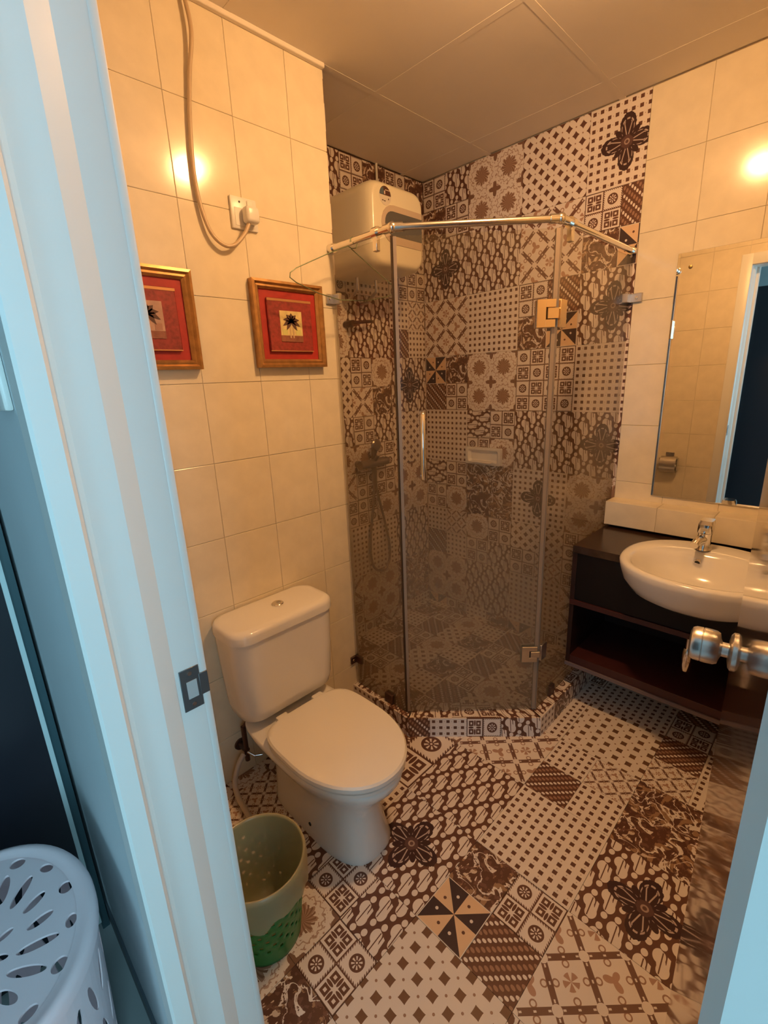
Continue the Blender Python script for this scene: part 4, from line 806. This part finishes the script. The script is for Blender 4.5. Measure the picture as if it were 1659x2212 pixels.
w2 = box('added_window_2', (-1.78, -2.86, 0.76), (-1.75, -2.80, 2.34), M_PAINT); w2['kind'] = 'structure'; box('frame_side', (-1.25, -2.86, 0.76), (-1.22, -2.80, 2.34), M_PAINT, w2)  # unseen window frame added around the side daylight panel
wf_ = struct('wall_far', (-4.1, -1.85, 0.0), (-4.0, 1.6, 2.62), M_BW)
box('wall_below_window', (-4.1, -2.8, 0.0), (-4.0, -1.85, 0.48), M_BW, wf_); box('wall_above_window', (-4.1, -2.8, 2.22), (-4.0, -1.85, 2.62), M_BW, wf_)
wf = box('added_window_1', (-4.06, -1.89, 0.48), (-4.0, -1.85, 2.22), M_PAINT); wf['kind'] = 'structure'  # window frame added out of view to carry the far daylight panel
box('frame_side', (-4.06, -2.80, 0.48), (-4.0, -2.76, 2.22), M_PAINT, wf); box('frame_rail', (-4.06, -2.76, 0.48), (-4.0, -1.89, 0.52), M_PAINT, wf); box('frame_rail', (-4.06, -2.76, 2.18), (-4.0, -1.89, 2.22), M_PAINT, wf)
box('wall_foot_shadow', (XB-0.006, OY1+0.06, 0.0), (XB-0.0012, 1.6, 0.07), mat('painted_shadow_line', (0.10, 0.12, 0.14), 0.4), bwall)  # dark strip painted in for the narrow shadow line at the wall's foot
# switch beside the door
t = root('light_switch', (XB-0.006, -0.66, 1.41), 'white light switch on the bedroom wall left of the door frame', 'switch')
box('plate', (XB-0.011, -0.705, 1.405), (XB-0.001, -0.615, 1.495), M_WPLASTIC, t, 0.003, 2); box('rocker', (XB-0.015, -0.68, 1.425), (XB-0.010, -0.64, 1.475), M_WPLASTIC, t, 0.002, 1)
# wardrobe beside the door
M_TEAL = mat('dark_teal_laminate', (0.040, 0.085, 0.100), 0.4); M_NAVY = mat('blue_black_laminate', (0.013, 0.013, 0.020), 0.35)
t = root('wardrobe', (-1.45, 0.2, 0), 'blue-black wardrobe with a pale edge strip left of the door frame', 'wardrobe')
box('carcass', (-1.75, -0.195, 0.03), (-1.150, 0.75, 2.15), M_NAVY, t); box('filler_panel', (-1.141, -0.200, 0.0), (XB-0.008, 0.75, 2.15), M_TEAL, t)
box('edge_strip', (-1.150, -0.204, 0.03), (-1.1405, -0.19, 2.15), mat('pale_edge_strip', (0.62, 0.72, 0.72), 0.4), t); box('plinth', (-1.74, -0.18, 0.0), (-1.152, 0.74, 0.03), M_BLACK, t)
t = root('wardrobe', (-3.2, 0.1, 0), 'tall dark wardrobe across the bedroom, seen only in the mirror', 'wardrobe')
for k in range(3): 
    d = box('wardrobe_door', (-2.62, -1.1+k*0.8, 0.06), (-2.60, -0.305+k*0.8, 2.12), M_NAVY, t, 0.002, 1)
    box('pull', (-2.60, -0.36+k*0.8, 0.95), (-2.585, -0.34+k*0.8, 1.12), M_SATIN, d)
box('carcass', (-3.2, -1.1, 0.0), (-2.622, 1.3, 2.12), M_NAVY, t)

# laundry hamper
hc = Vector((-1.318, -0.566)); ra_, rb2, hh = 0.160, 0.208, 0.55
t = root('laundry_hamper', (hc.x, hc.y, 0), 'oval pale lilac perforated plastic laundry hamper outside the door', 'hamper')
M_HAMP = mat('pale_lilac_plastic', (0.88, 0.72, 0.76), 0.38)
def curve_mesh(splines, ext):
    cu = bpy.data.curves.new('cut', 'CURVE'); cu.dimensions = '2D'; cu.fill_mode = 'BOTH'; cu.extrude = ext
    for pts in splines:
        sp2 = cu.splines.new('POLY'); sp2.points.add(len(pts)-1); sp2.use_cyclic_u = True
        for q, p in zip(sp2.points, pts): q.co = (p[0], p[1], 0, 1)
    ob = bpy.data.objects.new('cut', cu); COL.objects.link(ob); dg = bpy.context.evaluated_depsgraph_get(); me = bpy.data.meshes.new_from_object(ob.evaluated_get(dg))
    bpy.data.objects.remove(ob); bpy.data.curves.remove(cu); me.materials.clear(); return me
def ell(cx, cy, a, b, rot_=0, n=22):
    c, s = math.cos(rot_), math.sin(rot_); return [(cx+a*math.cos(2*pi*k/n)*c-b*math.sin(2*pi*k/n)*s, cy+a*math.cos(2*pi*k/n)*s+b*math.sin(2*pi*k/n)*c) for k in range(n)]
holes = []
for k in range(14):          # two rings of holes: dots outside, long leaves inside
    a = 2*pi*k/14+0.1; holes.append(ell(0.122*math.cos(a), 0.165*math.sin(a), 0.0085 if k % 2 else 0.011, 0.013, a))
for k in range(16):
    a = 2*pi*k/16+0.25; holes.append(ell(0.078*math.cos(a), 0.112*math.sin(a), 0.030 if k % 3 else 0.020, 0.0085, a+0.25))
for k in range(7):
    a = 2*pi*k/7; holes.append(ell(0.030*math.cos(a), 0.045*math.sin(a), 0.013, 0.006, a+0.3))
me = curve_mesh([ell(0, 0, ra_-0.012, rb2-0.012, 0, 64)]+holes, 0.002)
bm = bmesh.new(); bm.from_mesh(me)
for v in bm.verts: d2 = (v.co.x/ra_)**2+(v.co.y/rb2)**2; v.co += Vector((hc.x, hc.y, hh-0.004))
from_bm('lid', bm, M_HAMP, t)
bm = bmesh.new(); ring = lambda s, z: [(hc.x+(ra_+s)*math.cos(2*pi*k/72), hc.y+(rb2+s)*math.sin(2*pi*k/72), z) for k in range(72)]
bm_loft(bm, [ring(-0.030, hh-0.0005), ring(-0.021, hh+0.001), ring(-0.016, hh+0.0035), ring(-0.009, hh+0.004), ring(-0.003, hh+0.001), ring(0.0, hh-0.006), ring(0.0, hh-0.022), ring(-0.003, hh-0.022), ring(-0.005, hh-0.008), ring(-0.030, hh-0.0035)], False, False); from_bm('lid_rim', bm, M_HAMP, t, angle=50)
per = 2*pi*math.sqrt((ra_*ra_+rb2*rb2)/2); bhole = []
for i in range(26):
    for j in range(4):
        bhole.append(ell((i+0.5+(j % 2)*0.5) % 26*per/26, 0.10+j*0.115, 0.0085, 0.040, 0.22 if (i+j) % 2 else -0.22, 14))
bhole = [h_ for h_ in bhole if min(p[0] for p in h_) > 0.004 and max(p[0] for p in h_) < per-0.004]
me = curve_mesh([[(0, 0), (per, 0), (per, hh-0.02), (0, hh-0.02)]]+bhole, 0.0012)
bm = bmesh.new(); bm.from_mesh(me)
for k in range(1, 72): bmesh.ops.bisect_plane(bm, geom=list(bm.verts)+list(bm.edges)+list(bm.faces), plane_co=(per*k/72, 0, 0), plane_no=(1, 0, 0))
for v in bm.verts:
    a = 2*pi*v.co.x/per; s = (0.82+0.18*v.co.y/hh); off = v.co.z-0.006; v.co = Vector((hc.x+(ra_+off)*s*math.cos(a), hc.y+(rb2+off)*s*math.sin(a), v.co.y+0.002))
from_bm('hamper_body', bm, M_HAMP, t)
bm = bmesh.new(); bm_loft(bm, [[(hc.x+(ra_-0.006)*0.82*math.cos(2*pi*k/40), hc.y+(rb2-0.006)*0.82*math.sin(2*pi*k/40), z) for k in range(40)] for z in (0.0, 0.004)]); from_bm('hamper_base', bm, M_HAMP, t)
